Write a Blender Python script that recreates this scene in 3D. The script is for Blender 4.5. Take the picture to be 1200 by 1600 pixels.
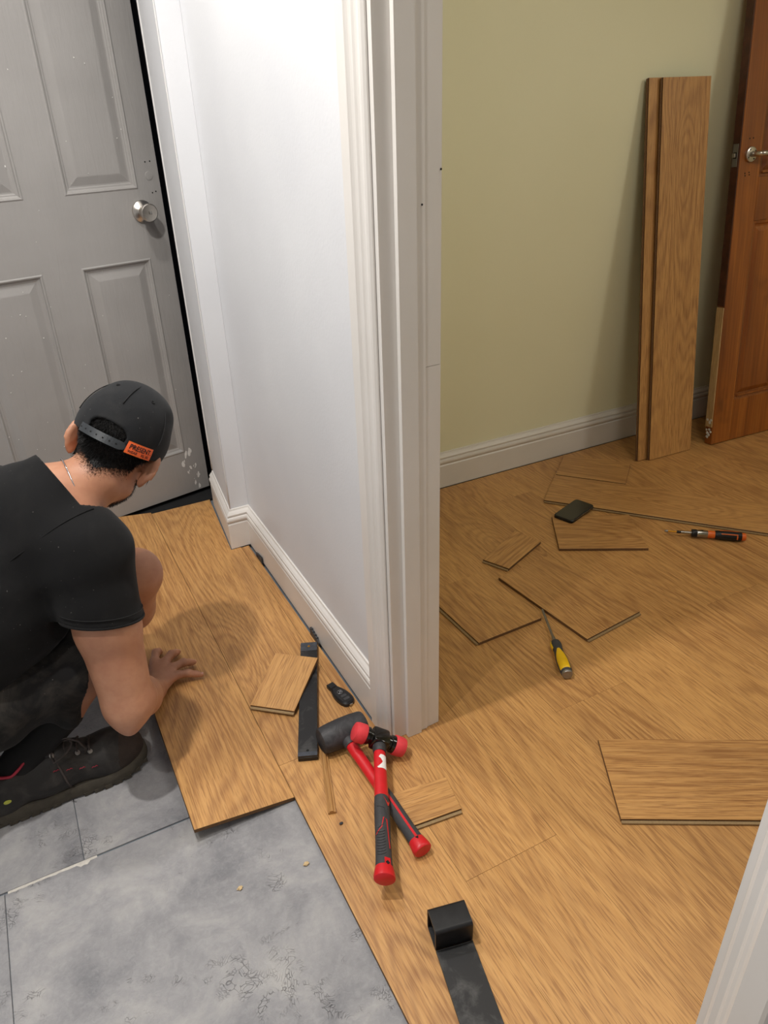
import bpy, bmesh, math, random
import numpy as np
from mathutils import Matrix, Vector
random.seed(7); RNG = np.random.default_rng(7)
scn = bpy.context.scene
for o in list(bpy.data.objects): bpy.data.objects.remove(o)
COL = scn.collection

# ------------------------------------------------------------------ camera, world, lights, exposure
cam_d = bpy.data.cameras.new('camera'); cam = bpy.data.objects.new('camera', cam_d); COL.objects.link(cam)
cam_d.sensor_fit = 'VERTICAL'; cam_d.sensor_height = 36.0; cam_d.lens = 1162 / 1600 * 36
cam_d.clip_start = 0.02
CR = Matrix(((0.88833904, 0.24794676, -0.38649211), (-0.45810896, 0.42087577, -0.78294301), (-0.03146302, 0.87257435, 0.48746701)))
cam.matrix_world = Matrix.Translation((0, 0, 1.32)) @ CR.to_4x4()
scn.camera = cam

w = bpy.data.worlds.new('world'); scn.world = w; w.use_nodes = True
w.node_tree.nodes['Background'].inputs[0].default_value = (0.9, 0.95, 1.0, 1)
w.node_tree.nodes['Background'].inputs[1].default_value = 0.02

vs = scn.view_settings
vs.view_transform = 'Standard'; vs.look = 'None'; vs.gamma = 1.0; vs.use_curve_mapping = False
vs.exposure = 0.25

CEIL = 2.40
def spot(name, loc, energy, col, size=150, radius=0.035, blend=0.6):
    d = bpy.data.lights.new(name, 'SPOT'); d.energy = energy; d.color = col
    d.spot_size = math.radians(size); d.spot_blend = blend; d.shadow_soft_size = radius
    o = bpy.data.objects.new(name, d); COL.objects.link(o); o.location = loc
    return o
WHITE = (1.0, 0.965, 0.92)
CORRIDOR_LAMPS = [((-0.10, 1.13, CEIL - .03), 76, 'right above the crouching person'), ((0.15, 1.90, CEIL - .03), 30, 'in front of the grey door'), ((-0.62, 0.57, CEIL - .03), 33, 'third from the grey door'), ((-0.75, 2.10, CEIL - .03), 10, 'beside the far left wall'), ((-0.75, -0.75, CEIL - .03), 18, 'farthest from the grey door')]
for p, e, _w in CORRIDOR_LAMPS: spot('downlight_beam', p, e, WHITE)
ROOM_LAMPS = [((1.45, 0.75, CEIL - .10), 22, 'nearer the doorway'), ((3.15, 0.10, CEIL - .10), 36, 'nearer the pine door')]
for p, e, _w in ROOM_LAMPS: spot('room_lamp_beam', p, e, (1.0, 0.96, 0.86), 168, 0.26, .3)

# ------------------------------------------------------------------ helpers
def wm(o):
    if o.parent is None: return o.matrix_basis.copy()
    return wm(o.parent) @ o.matrix_parent_inverse @ o.matrix_basis
def par(o, p, world=False):
    o.parent = p
    o.matrix_parent_inverse = wm(p).inverted() if world else Matrix.Identity(4)
def link_mesh(name, me, mats, parent=None, world=False):
    for m in (mats if isinstance(mats, (list, tuple)) else [mats]): me.materials.append(m)
    o = bpy.data.objects.new(name, me); COL.objects.link(o)
    if parent is not None: par(o, parent, world)
    return o
def mk(name, verts, faces, mats, parent=None, world=False, smooth=False, midx=None, fixn=True):
    me = bpy.data.meshes.new(name); me.from_pydata([tuple(map(float, v)) for v in verts], [], faces)
    if fixn:
        bm = bmesh.new(); bm.from_mesh(me); bmesh.ops.recalc_face_normals(bm, faces=bm.faces[:]); bm.to_mesh(me); bm.free()
    if midx is not None:
        for p, i in zip(me.polygons, midx): p.material_index = i
    if smooth: me.polygons.foreach_set('use_smooth', [True] * len(me.polygons))
    me.update()
    return link_mesh(name, me, mats, parent, world)
def bm_obj(name, bm, mats, parent=None, world=False, smooth=False):
    me = bpy.data.meshes.new(name); bmesh.ops.recalc_face_normals(bm, faces=bm.faces[:]); bm.to_mesh(me); bm.free()
    if smooth: me.polygons.foreach_set('use_smooth', [True] * len(me.polygons))
    return link_mesh(name, me, mats, parent, world)
def empty(name, loc=(0, 0, 0), rz=0, ry=0, rx=0):
    o = bpy.data.objects.new(name, None); COL.objects.link(o)
    o.empty_display_size = .05
    o.matrix_basis = Matrix.Translation(loc) @ Matrix.Rotation(rz, 4, 'Z') @ Matrix.Rotation(ry, 4, 'Y') @ Matrix.Rotation(rx, 4, 'X')
    return o
def tag(o, label, cat, group=None):
    o['label'] = label; o['category'] = cat
    if group: o['group'] = group
    return o
def struct(o, label=None):
    o['kind'] = 'structure'
    if label: o['label'] = label
    return o
def sm_angle(o, deg=40):
    me = o.data
    me.polygons.foreach_set('use_smooth', [True] * len(me.polygons))
    try: me.set_sharp_from_angle(angle=math.radians(deg))
    except Exception: pass
    return o
def bm_box(bm, lo, hi, bev=0.0, M=None):
    r = bmesh.ops.create_cube(bm, size=1)
    vs_ = r['verts']
    for v in vs_: v.co = Vector([(lo[i] + hi[i]) / 2 + v.co[i] * (hi[i] - lo[i]) for i in range(3)])
    if bev > 0:
        ed = list({e for v in vs_ for e in v.link_edges})
        rr = bmesh.ops.bevel(bm, geom=ed, offset=bev, segments=2, profile=.5, affect='EDGES')
        vs_ = list({v for f in rr['faces'] for v in f.verts} | {v for v in vs_ if v.is_valid})
    if M is not None:
        for v in vs_: v.co = M @ v.co
def box(name, lo, hi, mat, parent=None, bev=0.0, world=False, M=None):
    bm = bmesh.new(); bm_box(bm, lo, hi, bev, M)
    return bm_obj(name, bm, mat, parent, world)
def lathe(prof, seg=24, axis='X', sy=1.0, sz=1.0, off=(0, 0, 0), close=True):
    """prof: list of (pos, radius). returns verts, faces"""
    V = []; Fc = []
    for (a, r) in prof:
        for i in range(seg):
            t = 2 * math.pi * i / seg
            c, s = math.cos(t) * r * sy, math.sin(t) * r * sz
            p = {'X': (a, c, s), 'Y': (c, a, s), 'Z': (c, s, a)}[axis]
            V.append((p[0] + off[0], p[1] + off[1], p[2] + off[2]))
    n = len(prof)
    for j in range(n - 1):
        for i in range(seg):
            k = (i + 1) % seg
            Fc.append((j * seg + i, j * seg + k, (j + 1) * seg + k, (j + 1) * seg + i))
    if close:
        Fc.append(tuple(range(seg - 1, -1, -1))); Fc.append(tuple((n - 1) * seg + i for i in range(seg)))
    return V, Fc
def lathe_obj(name, prof, mat, parent=None, seg=24, axis='X', sy=1.0, sz=1.0, off=(0, 0, 0), world=False, ang=40):
    V, Fc = lathe(prof, seg, axis, sy, sz, off)
    return sm_angle(mk(name, V, Fc, mat, parent, world), ang)
def tube_vf(pts, r, seg=8, closed=False):
    pts = [Vector(p) for p in pts]; n = len(pts); V = []; Fc = []
    prev = None
    for i, p in enumerate(pts):
        a = pts[(i - 1) % n] if (closed or i > 0) else p; b = pts[(i + 1) % n] if (closed or i < n - 1) else p
        d = (b - a).normalized()
        up = prev if prev is not None else (Vector((0, 0, 1)) if abs(d.z) < .9 else Vector((1, 0, 0)))
        x = d.cross(up).normalized(); y = x.cross(d).normalized(); prev = y
        rr = r[i] if isinstance(r, (list, tuple)) else r
        for k in range(seg):
            t = 2 * math.pi * k / seg
            V.append(p + x * math.cos(t) * rr + y * math.sin(t) * rr)
    m = n if closed else n - 1
    for i in range(m):
        j = (i + 1) % n
        for k in range(seg):
            l = (k + 1) % seg
            Fc.append((i * seg + k, i * seg + l, j * seg + l, j * seg + k))
    if not closed:
        Fc.append(tuple(range(seg))); Fc.append(tuple((n - 1) * seg + k for k in range(seg)))
    return V, Fc
def tube(name, pts, r, mat, parent=None, seg=8, closed=False, world=False):
    V, Fc = tube_vf(pts, r, seg, closed)
    return mk(name, V, Fc, mat, parent, world, smooth=True)
def join_vf(parts):
    V = []; Fc = []
    for v, f in parts:
        n = len(V); V += list(v); Fc += [tuple(i + n for i in q) for q in f]
    return V, Fc
def prism_vf(poly, z0, z1, bev=0.0):
    """poly ccw list of xy -> prism with a small top bevel; returns verts, faces, flags (0 top, 1 side)"""
    n = len(poly); c = Vector((sum(p[0] for p in poly) / n, sum(p[1] for p in poly) / n))
    P = [Vector(p) for p in poly]
    inner = []
    for i in range(n):
        a, b, d = P[i - 1], P[i], P[(i + 1) % n]
        e1 = (b - a).normalized(); e2 = (d - b).normalized()
        n1 = Vector((-e1.y, e1.x)); n2 = Vector((-e2.y, e2.x))
        bis = n1 + n2; bis = bis / max(.2, bis.dot(n1)) 
        inner.append(b + bis * bev)
    V = [(p.x, p.y, z0) for p in P] + [(p.x, p.y, z1 - bev) for p in P] + [(p.x, p.y, z1) for p in inner]
    Fc = [tuple(range(n - 1, -1, -1))]; fl = [1]
    for i in range(n):
        j = (i + 1) % n
        Fc.append((i, j, n + j, n + i)); fl.append(1)
    for i in range(n):
        j = (i + 1) % n
        Fc.append((n + i, n + j, 2 * n + j, 2 * n + i)); fl.append(0)
    Fc.append(tuple(2 * n + i for i in range(n))); fl.append(0)
    return V, Fc, fl
def ccw(poly):
    a = sum(poly[i][0] * poly[(i + 1) % len(poly)][1] - poly[(i + 1) % len(poly)][0] * poly[i][1] for i in range(len(poly)))
    return poly if a > 0 else poly[::-1]
def copy_tree(o, parent=None):
    c = o.copy(); COL.objects.link(c)
    if parent is not None: c.parent = parent; c.matrix_parent_inverse = o.matrix_parent_inverse
    for ch in [x for x in bpy.data.objects if x.parent == o]: copy_tree(ch, c)
    return c

# ------------------------------------------------------------------ materials
def srgb(r, g, b):
    f = lambda c: (c / 255 / 12.92) if c / 255 <= .04045 else ((c / 255 + .055) / 1.055) ** 2.4
    return (f(r), f(g), f(b), 1.0)
class NT:
    def __init__(s, name):
        s.m = bpy.data.materials.new(name); s.m.use_nodes = True; s.t = s.m.node_tree
        s.b = s.t.nodes['Principled BSDF']; s.L = s.t.links
        s.tc = None
    def n(s, typ, **kw):
        nd = s.t.nodes.new(typ)
        for k, v in kw.items(): setattr(nd, k, v)
        return nd
    def coord(s, kind='Object', scale=(1, 1, 1), rnd=False, rot=(0, 0, 0)):
        if s.tc is None: s.tc = s.n('ShaderNodeTexCoord')
        out = s.tc.outputs[kind]
        if rnd:
            oi = s.n('ShaderNodeObjectInfo'); mu = s.n('ShaderNodeMath', operation='MULTIPLY'); mu.inputs[1].default_value = 37.0
            s.L.new(oi.outputs['Random'], mu.inputs[0]); ad = s.n('ShaderNodeVectorMath', operation='ADD')
            s.L.new(out, ad.inputs[0]); s.L.new(mu.outputs[0], ad.inputs[1]); out = ad.outputs[0]
        mp = s.n('ShaderNodeMapping'); mp.inputs['Scale'].default_value = scale; mp.inputs['Rotation'].default_value = rot
        s.L.new(out, mp.inputs['Vector'])
        return mp.outputs[0]
    def noise(s, vec, scale=1.0, detail=3.0, rough=.5, dist=0.0):
        nd = s.n('ShaderNodeTexNoise'); nd.inputs['Scale'].default_value = scale; nd.inputs['Detail'].default_value = detail
        nd.inputs['Roughness'].default_value = rough; nd.inputs['Distortion'].default_value = dist
        s.L.new(vec, nd.inputs['Vector']); return nd.outputs['Fac']
    def math(s, op, a, b=None, c=None):
        nd = s.n('ShaderNodeMath', operation=op)
        for i, x in enumerate((a, b, c)):
            if x is None: continue
            if isinstance(x, (int, float)): nd.inputs[i].default_value = x
            else: s.L.new(x, nd.inputs[i])
        return nd.outputs[0]
    def ramp(s, fac, stops):
        nd = s.n('ShaderNodeValToRGB'); cr = nd.color_ramp
        while len(cr.elements) < len(stops): cr.elements.new(.5)
        for e, (p, c) in zip(cr.elements, stops):
            e.position = p; e.color = c if not isinstance(c, (int, float)) else (c, c, c, 1)
        s.L.new(fac, nd.inputs[0]); return nd.outputs[0]
    def mix(s, fac, a, b, mode='MIX'):
        nd = s.n('ShaderNodeMix', data_type='RGBA', blend_type=mode)
        for i, x in ((0, fac), (6, a), (7, b)):
            if isinstance(x, (int, float)): nd.inputs[i].default_value = x
            elif isinstance(x, tuple): nd.inputs[i].default_value = x
            else: s.L.new(x, nd.inputs[i])
        return nd.outputs[2]
    def col(s, c):
        if isinstance(c, tuple): s.b.inputs['Base Color'].default_value = c
        else: s.L.new(c, s.b.inputs['Base Color'])
        return s
    def rough(s, r):
        if isinstance(r, (int, float)): s.b.inputs['Roughness'].default_value = r
        else: s.L.new(r, s.b.inputs['Roughness'])
        return s
    def bump(s, h, strength=.3, dist=.002):
        nd = s.n('ShaderNodeBump'); nd.inputs['Strength'].default_value = strength; nd.inputs['Distance'].default_value = dist
        s.L.new(h, nd.inputs['Height']); s.L.new(nd.outputs[0], s.b.inputs['Normal']); return s
    def set(s, **kw):
        for k, v in kw.items(): s.b.inputs[k].default_value = v
        return s
def plain(name, c, rough=.5, metal=0.0, var=.12, scale=40, bump=0.0, bscale=300, coat=0.0, bdist=.001):
    t = NT(name)
    n1 = t.noise(t.coord(), scale, 4, .6)
    d = tuple(x * (1 - var) for x in c[:3]) + (1,); u = tuple(min(1, x * (1 + var)) for x in c[:3]) + (1,)
    t.col(t.ramp(n1, [(.3, d), (.7, u)])); t.rough(rough); t.set(Metallic=metal)
    if coat: t.set(**{'Coat Weight': coat, 'Coat Roughness': .15})
    if bump: t.bump(t.noise(t.coord(), bscale, 3, .6), bump, bdist)
    return t.m
def oak(name, base, dark, light, rough=.42, rnd=True, contrast=1.0, axis='Y', pores=.65):
    t = NT(name)
    sc = (lambda a, b: (a, b, a)) if axis == 'Y' else (lambda a, b: (a, a, b))
    v1 = t.coord(scale=sc(5.0, .70), rnd=rnd); n1 = t.noise(v1, 1.0, 1.2, .40, .45)
    vk = t.n('ShaderNodeTexVoronoi'); vk.inputs['Scale'].default_value = 1.0
    t.L.new(t.coord(scale=sc(4.2, 1.5), rnd=rnd), vk.inputs['Vector'])
    bulge = t.ramp(vk.outputs['Distance'], [(.0, 1.0), (.30, .12), (.55, 0.0)])
    n1 = t.math('ADD', n1, t.math('MULTIPLY', bulge, .15))
    nj = t.noise(t.coord(scale=sc(60, 9), rnd=rnd), 1.0, 2.0, .6); n1 = t.math('ADD', n1, t.math('MULTIPLY', nj, .010))
    ph = t.math('MULTIPLY', n1, 185.0); cath = t.math('MULTIPLY_ADD', t.math('SINE', ph), .5, .5)
    cath = t.math('POWER', cath, 1.8)
    v2 = t.coord(scale=sc(230, 5), rnd=rnd); n2 = t.noise(v2, 1.0, 3.0, .65, .2)
    v3 = t.coord(scale=sc(420, 17), rnd=rnd); n3 = t.noise(v3, 1.0, 2.0, .6)
    v4 = t.coord(scale=sc(3.2, .8), rnd=rnd); n4 = t.noise(v4, 1.0, 2.0, .5)
    # cathedral figure only where the broad noise allows it
    msk = t.ramp(n4, [(.36, .30), (.56, 1.0)])
    c1 = t.mix(t.math('MULTIPLY', t.math('MULTIPLY', cath, msk), .70 * contrast), t.mix(t.ramp(n4, [(.38, 0.0), (.66, .38)]), base, dark), dark)
    c2 = t.mix(t.math('MULTIPLY', t.ramp(n2, [(.40, 0.0), (.64, 1.0)]), .42), c1, light)
    c3 = t.mix(t.math('MULTIPLY', t.ramp(n3, [(.36, 1.0), (.50, 0.0)]), pores), c2, dark)
    # knots
    vo = t.n('ShaderNodeTexVoronoi'); vo.inputs['Scale'].default_value = 1.0
    t.L.new(t.coord(scale=sc(4.2, 1.5), rnd=rnd), vo.inputs['Vector'])
    kn = t.ramp(vo.outputs['Distance'], [(.03, 1.0), (.10, .45), (.17, 0.0)])
    vo2 = t.ramp(t.noise(t.coord(scale=sc(2.2, 1.1), rnd=rnd), 1.0, 1.0), [(.55, 0.0), (.60, 1.0)])
    kd = tuple(x * .72 for x in dark[:3]) + (1,)
    c4 = t.mix(t.math('MULTIPLY', t.math('MULTIPLY', kn, vo2), .6), c3, kd)
    oi = t.n('ShaderNodeObjectInfo'); hs = t.n('ShaderNodeHueSaturation'); t.L.new(c4, hs.inputs['Color'])
    vv = t.math('MULTIPLY_ADD', oi.outputs['Random'], .07, .965); t.L.new(vv, hs.inputs['Value'])
    t.col(hs.outputs[0]); t.rough(t.math('MULTIPLY_ADD', n2, .12, rough - .06)); t.bump(n3, .25, .0006)
    return t.m

M = {}
M['laminate'] = oak('laminate_oak', srgb(198, 148, 88), srgb(142, 96, 55), srgb(219, 172, 110))
M['core'] = plain('fibreboard_core', srgb(104, 74, 44), .8, var=.2, scale=200)
M['core_pale'] = plain('fibreboard_tongue', srgb(150, 125, 88), .8, var=.15, scale=200)
M['beading'] = oak('beading_oak', srgb(172, 126, 72), srgb(122, 82, 44), srgb(192, 148, 92), contrast=.4)
t = NT('white_wall_paint'); n_ = t.noise(t.coord(), 140, 3, .6); t.col(t.ramp(t.noise(t.coord(), 3, 3), [(.3, srgb(212, 213, 216)), (.7, srgb(219, 220, 222))])); t.rough(.6).bump(n_, .22, .0015); M['wall'] = t.m
t = NT('green_wall_paint'); n_ = t.noise(t.coord(), 160, 3, .6); t.col(t.ramp(t.noise(t.coord(), 2, 3), [(.3, srgb(229, 227, 194)), (.7, srgb(233, 231, 199))])); t.rough(.7).bump(n_, .15, .0012); M['green'] = t.m
t = NT('white_gloss_wood')
g = t.noise(t.coord(scale=(60, 60, 3)), 1, 3, .6); t.col(t.ramp(t.noise(t.coord(), 4, 3, .6), [(.35, srgb(218, 214, 208)), (.7, srgb(223, 219, 214))])); t.rough(.38).bump(g, .03, .0006); M['trim'] = t.m
t = NT('chipped_white_paint')
g = t.noise(t.coord(scale=(55, 30, 9)), 1, 5, .7)
t.col(t.mix(t.ramp(g, [(.69, 0.0), (.70, 1.0)]), srgb(214, 212, 210), srgb(150, 118, 98))); t.rough(.45).bump(g, .1, .001); M['chipped'] = t.m
M['ceiling'] = plain('ceiling_paint', srgb(235, 235, 232), .8, var=.02)
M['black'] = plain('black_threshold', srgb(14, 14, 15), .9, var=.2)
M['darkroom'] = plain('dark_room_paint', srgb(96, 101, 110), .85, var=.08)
M['gap'] = plain('grey_underlay', srgb(112, 120, 128), .85, var=.12, scale=60)
# grey vinyl tiles with trowel scars
t = NT('worn_grey_tile')
c0 = t.coord(rnd=True); a = t.noise(c0, 7, 5, .6, .4); bfine = t.noise(c0, 90, 5, .7, .6)
mus = t.n('ShaderNodeTexVoronoi', feature='DISTANCE_TO_EDGE'); mus.inputs['Scale'].default_value = 34
dv = t.n('ShaderNodeVectorMath', operation='ADD'); nn = t.n('ShaderNodeTexNoise'); nn.inputs['Scale'].default_value = 9; t.L.new(c0, nn.inputs['Vector'])
t.L.new(c0, dv.inputs[0]); t.L.new(nn.outputs['Color'], dv.inputs[1]); t.L.new(dv.outputs[0], mus.inputs['Vector'])
crk = t.math('MULTIPLY', t.ramp(mus.outputs['Distance'], [(.0, 1.0), (.045, 0.0)]), t.ramp(t.noise(c0, 38, 2, .5), [(.46, 0.0), (.54, 1.0)]))
pm = t.ramp(t.noise(c0, 6.5, 3, .65), [(.555, 0.0), (.66, 1.0)])
ck = t.math('MULTIPLY', crk, pm)
base = t.ramp(a, [(.32, srgb(120, 120, 124)), (.52, srgb(148, 147, 149)), (.70, srgb(172, 170, 168))])
base = t.mix(t.math('MULTIPLY', t.ramp(bfine, [(.45, 0.0), (.75, 1.0)]), .3), base, srgb(178, 178, 178))
t.col(t.mix(t.math('MULTIPLY', ck, .55), base, srgb(80, 80, 84))); t.rough(.62)
hh = t.math('ADD', t.math('MULTIPLY', ck, -1.0), t.math('ADD', t.math('MULTIPLY', a, 1.6), t.math('MULTIPLY', bfine, .45)))
t.bump(hh, .75, .004); M['tile'] = t.m
M['adhesive'] = plain('dry_adhesive', srgb(205, 200, 192), .9, var=.12, scale=90, bump=.4)
# grey painted moulded door
t = NT('grey_door_paint')
g = t.noise(t.coord(scale=(55, 40, 7)), 1, 4, .6, 1.2)
gh = t.noise(t.coord(scale=(6, 40, 90)), 1, 4, .6, .6)
fl = t.noise(t.coord(scale=(1, 1, 1)), 55, 2, .5); fm = t.noise(t.coord(), 3.5, 2)
spk = t.math('MULTIPLY', t.ramp(fl, [(.765, 0.0), (.775, 1.0)]), t.ramp(fm, [(.45, 0.0), (.55, 1.0)]))
t.col(t.mix(spk, t.ramp(t.noise(t.coord(), 5, 3), [(.3, srgb(144, 141, 138)), (.7, srgb(152, 149, 146))]), srgb(215, 213, 208)))
t.rough(.42).bump(g, .5, .002); M['door'] = t.m
M['flake'] = plain('flaked_white_paint', srgb(212, 210, 206), .6, var=.08, scale=120)
M['steel'] = plain('brushed_nickel', srgb(196, 190, 182), .28, 1.0, var=.06, scale=120)
M['dark_hole'] = plain('dark_recess', srgb(16, 15, 15), .9)
# stained pine door
t = NT('stained_pine')
v1 = t.coord(scale=(9, 9, .7), rnd=True); n1 = t.noise(v1, 1, 3, .5, .8); n2 = t.noise(t.coord(scale=(120, 120, 3), rnd=True), 1, 3, .6)
n3 = t.noise(t.coord(rnd=True), 5, 3, .6)
cc = t.ramp(n1, [(.3, srgb(124, 66, 22)), (.55, srgb(164, 96, 36)), (.75, srgb(184, 116, 50))])
cc = t.mix(t.math('MULTIPLY', t.ramp(n2, [(.4, 1.0), (.6, 0.0)]), .35), cc, srgb(92, 44, 14))
cc = t.mix(t.ramp(n3, [(.60, 0.0), (.75, .6)]), cc, srgb(84, 44, 20))
t.col(cc).rough(.33); t.bump(n2, .1, .0006); M['pine'] = t.m
M['pine_raw'] = oak('bare_pine', srgb(190, 158, 112), srgb(146, 112, 72), srgb(212, 184, 140), axis='Z', contrast=.5)
M['pine_dark'] = plain('dark_stained_edge', srgb(70, 34, 16), .5, var=.35, scale=25)
# tools and small things
M['bar'] = plain('black_painted_steel', srgb(26, 26, 28), .42, .2, var=.35, scale=60, bump=.12)
t = NT('dusty_black_steel'); n1 = t.noise(t.coord(), 22, 5, .65, .8); n2 = t.noise(t.coord(scale=(1, .25, 1)), 160, 3, .6)
t.col(t.mix(t.math('MULTIPLY', t.ramp(n1, [(.50, 0.0), (.72, 1.0)]), .30), srgb(24, 24, 26), srgb(120, 118, 116))).rough(.45); t.bump(n2, .1, .0005); M['bar_dusty'] = t.m
M['bar_worn'] = plain('worn_grey_steel', srgb(74, 78, 86), .45, .35, var=.25, scale=80)
t = NT('black_rubber'); n1 = t.noise(t.coord(), 30, 5, .65, 1.0)
t.col(t.mix(t.math('MULTIPLY', t.ramp(n1, [(.45, 0.0), (.75, 1.0)]), .45), srgb(44, 44, 47), srgb(98, 96, 97))).rough(.6); M['rubber'] = t.m
M['red'] = plain('red_plastic', srgb(206, 30, 38), .38, var=.06, scale=60)
M['red_rubber'] = plain('dusty_red_rubber', srgb(214, 58, 66), .6, var=.12, scale=50)
M['gloss_black'] = plain('glossy_black_steel', srgb(14, 14, 13), .12, .3, var=.1, coat=.5)
M['grip'] = plain('dark_grip_rubber', srgb(58, 58, 60), .7, var=.16, scale=70, bump=.3)
M['label'] = plain('torn_paper_label', srgb(232, 230, 228), .6, var=.05)
M['yellow'] = plain('yellow_plastic', srgb(236, 190, 22), .4, var=.05)
M['chrome'] = plain('chrome_steel', srgb(170, 168, 164), .25, 1.0, var=.1)
M['dull_steel'] = plain('dull_steel', srgb(150, 148, 146), .4, .9, var=.15)
M['orange'] = plain('orange_plastic', srgb(222, 104, 34), .4, var=.05)
M['brass'] = plain('titanium_bit', srgb(206, 150, 50), .3, .9, var=.1)
M['phone'] = plain('phone_glass', srgb(9, 9, 10), .10, 0, var=.1, coat=.6)
M['phone_edge'] = plain('phone_edge', srgb(30, 31, 33), .3, .4, var=.1)
M['key'] = plain('key_plastic', srgb(22, 22, 24), .42, var=.2, scale=90)
M['silver'] = plain('silver_emblem', srgb(190, 192, 196), .22, 1.0, var=.04)
M['spacer'] = plain('dark_plastic_wedge', srgb(52, 54, 58), .55, var=.15)
M['crumb'] = plain('wood_crumb', srgb(205, 178, 134), .8, var=.2, scale=200)
M['lamp_white'] = plain('lamp_bezel', srgb(235, 235, 235), .4, var=.02)
t = NT('lamp_diffuser'); t.col((1, 1, 1, 1)); t.set(**{'Emission Color': (1, .95, .88, 1), 'Emission Strength': 6.0}); M['lamp_glow'] = t.m
# clothing and skin
t = NT('skin'); n1 = t.noise(t.coord(), 9, 4, .6); n2 = t.noise(t.coord(), 220, 3, .6); n3 = t.noise(t.coord(), 60, 3, .6)
cc = t.ramp(n1, [(.3, srgb(172, 119, 91)), (.55, srgb(188, 136, 106)), (.75, srgb(196, 147, 117))])
cc = t.mix(t.math('MULTIPLY', t.ramp(n3, [(.35, 1.0), (.55, 0.0)]), .18), cc, srgb(158, 96, 76))
t.col(cc).rough(.5); t.bump(n2, .12, .0008); t.set(**{'Subsurface Weight': .08, 'Subsurface Radius': (.6, .25, .12), 'Subsurface Scale': .01}); M['skin'] = t.m
M['nail'] = plain('fingernail', srgb(204, 152, 132), .3, var=.05)
def cloth(name, c, dust, amt, s1=14):
    t = NT(name); n1 = t.noise(t.coord(), s1, 5, .65, .8); n2 = t.noise(t.coord(), 700, 2, .5); n3 = t.noise(t.coord(), 190, 2, .5)
    cc = t.mix(t.math('MULTIPLY', t.ramp(n1, [(.48, 0.0), (.78, 1.0)]), amt), c, dust)
    sp = t.math('MULTIPLY', t.ramp(n3, [(.74, 0.0), (.77, 1.0)]), .35)
    t.col(t.mix(sp, cc, srgb(150, 146, 140))).rough(.92); t.bump(n2, .25, .0006)
    t.set(**{'Sheen Weight': .04, 'Sheen Roughness': .5, 'Specular IOR Level': .25}); return t.m
M['shirt'] = cloth('black_cotton', srgb(17, 17, 18), srgb(36, 35, 34), .35)
M['shorts'] = cloth('dusty_work_cotton', srgb(24, 23, 23), srgb(84, 78, 70), .55, 11)
M['cap'] = cloth('faded_black_twill', srgb(30, 31, 33), srgb(56, 55, 53), .35)
M['cap_dark'] = plain('cap_stitch', srgb(20, 20, 21), .9)
M['strap'] = plain('snap_strap_plastic', srgb(42, 46, 50), .45, var=.08)
M['patch'] = plain('orange_patch', srgb(232, 98, 44), .7, var=.06, scale=300)
M['hair'] = plain('black_hair', srgb(20, 18, 17), .55, var=.25, scale=300)
M['sock'] = plain('black_sock', srgb(14, 14, 15), .95, var=.2, scale=200)
t = NT('worn_shoe_leather'); n1 = t.noise(t.coord(), 24, 5, .65, .5); n2 = t.noise(t.coord(), 260, 3, .6)
t.col(t.mix(t.math('MULTIPLY', t.ramp(n1, [(.45, 0.0), (.75, 1.0)]), .5), srgb(32, 29, 27), srgb(82, 76, 70))).rough(.7); t.bump(n2, .3, .001); M['leather'] = t.m
M['suede'] = plain('brown_suede_toe', srgb(48, 38, 32), .9, var=.25, scale=60, bump=.3)
M['sole'] = plain('rubber_sole', srgb(66, 60, 50), .8, var=.25, scale=50)
M['shoe_red'] = plain('dark_red_trim', srgb(150, 26, 48), .6)
M['lace'] = plain('shoe_lace', srgb(58, 50, 47), .8, var=.2)
M['tag_yellow'] = plain('yellow_green_tag', srgb(176, 178, 70), .6)

# ------------------------------------------------------------------ setting: base slab, tiles, laminate planks
PW = 0.2175; X0 = 0.298; PL = 1.36; TH = 0.0095; ZT = -0.0115
floor = struct(mk('floor', *prism_vf([(-2.2, -1.7), (4.2, -1.7), (4.2, 2.62), (-2.2, 2.62)], -.12, ZT - .004)[:2], M['gap']), 'grey underlay below oak laminate planks')
def tile(lo, hi):
    poly = [(lo[0], lo[1]), (hi[0], lo[1]), (hi[0], hi[1]), (lo[0], hi[1])]
    c = ((lo[0] + hi[0]) / 2, (lo[1] + hi[1]) / 2)
    V, Fc, fl = prism_vf([(p[0] - c[0], p[1] - c[1]) for p in poly], -.0035, 0, .0008)
    o = mk('tile', V, Fc, M['tile'], floor); o.location = (c[0], c[1], ZT)
g = .0006
YR = 1.162; XA = -.132; XB = -.281; TS = .61
for j, (y0, y1, xs) in enumerate([(YR, YR + TS, XA), (YR + TS, YR + 2 * TS, XB), (YR - TS - .0025, YR - .0035, XB), (YR - 2 * TS - .01, YR - TS - .008, XA), (YR - 3 * TS - .014, YR - 2 * TS - .012, XB)]):
    for i in range(-4, 1):
        lo_x = xs + i * TS; hi_x = lo_x + TS
        hi_x2 = min(hi_x, .34)
        if hi_x2 - lo_x > .02 and lo_x > -2.3: tile((lo_x + g, y0 + g), (hi_x2 - g, min(y1, 2.60) - g))
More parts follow.
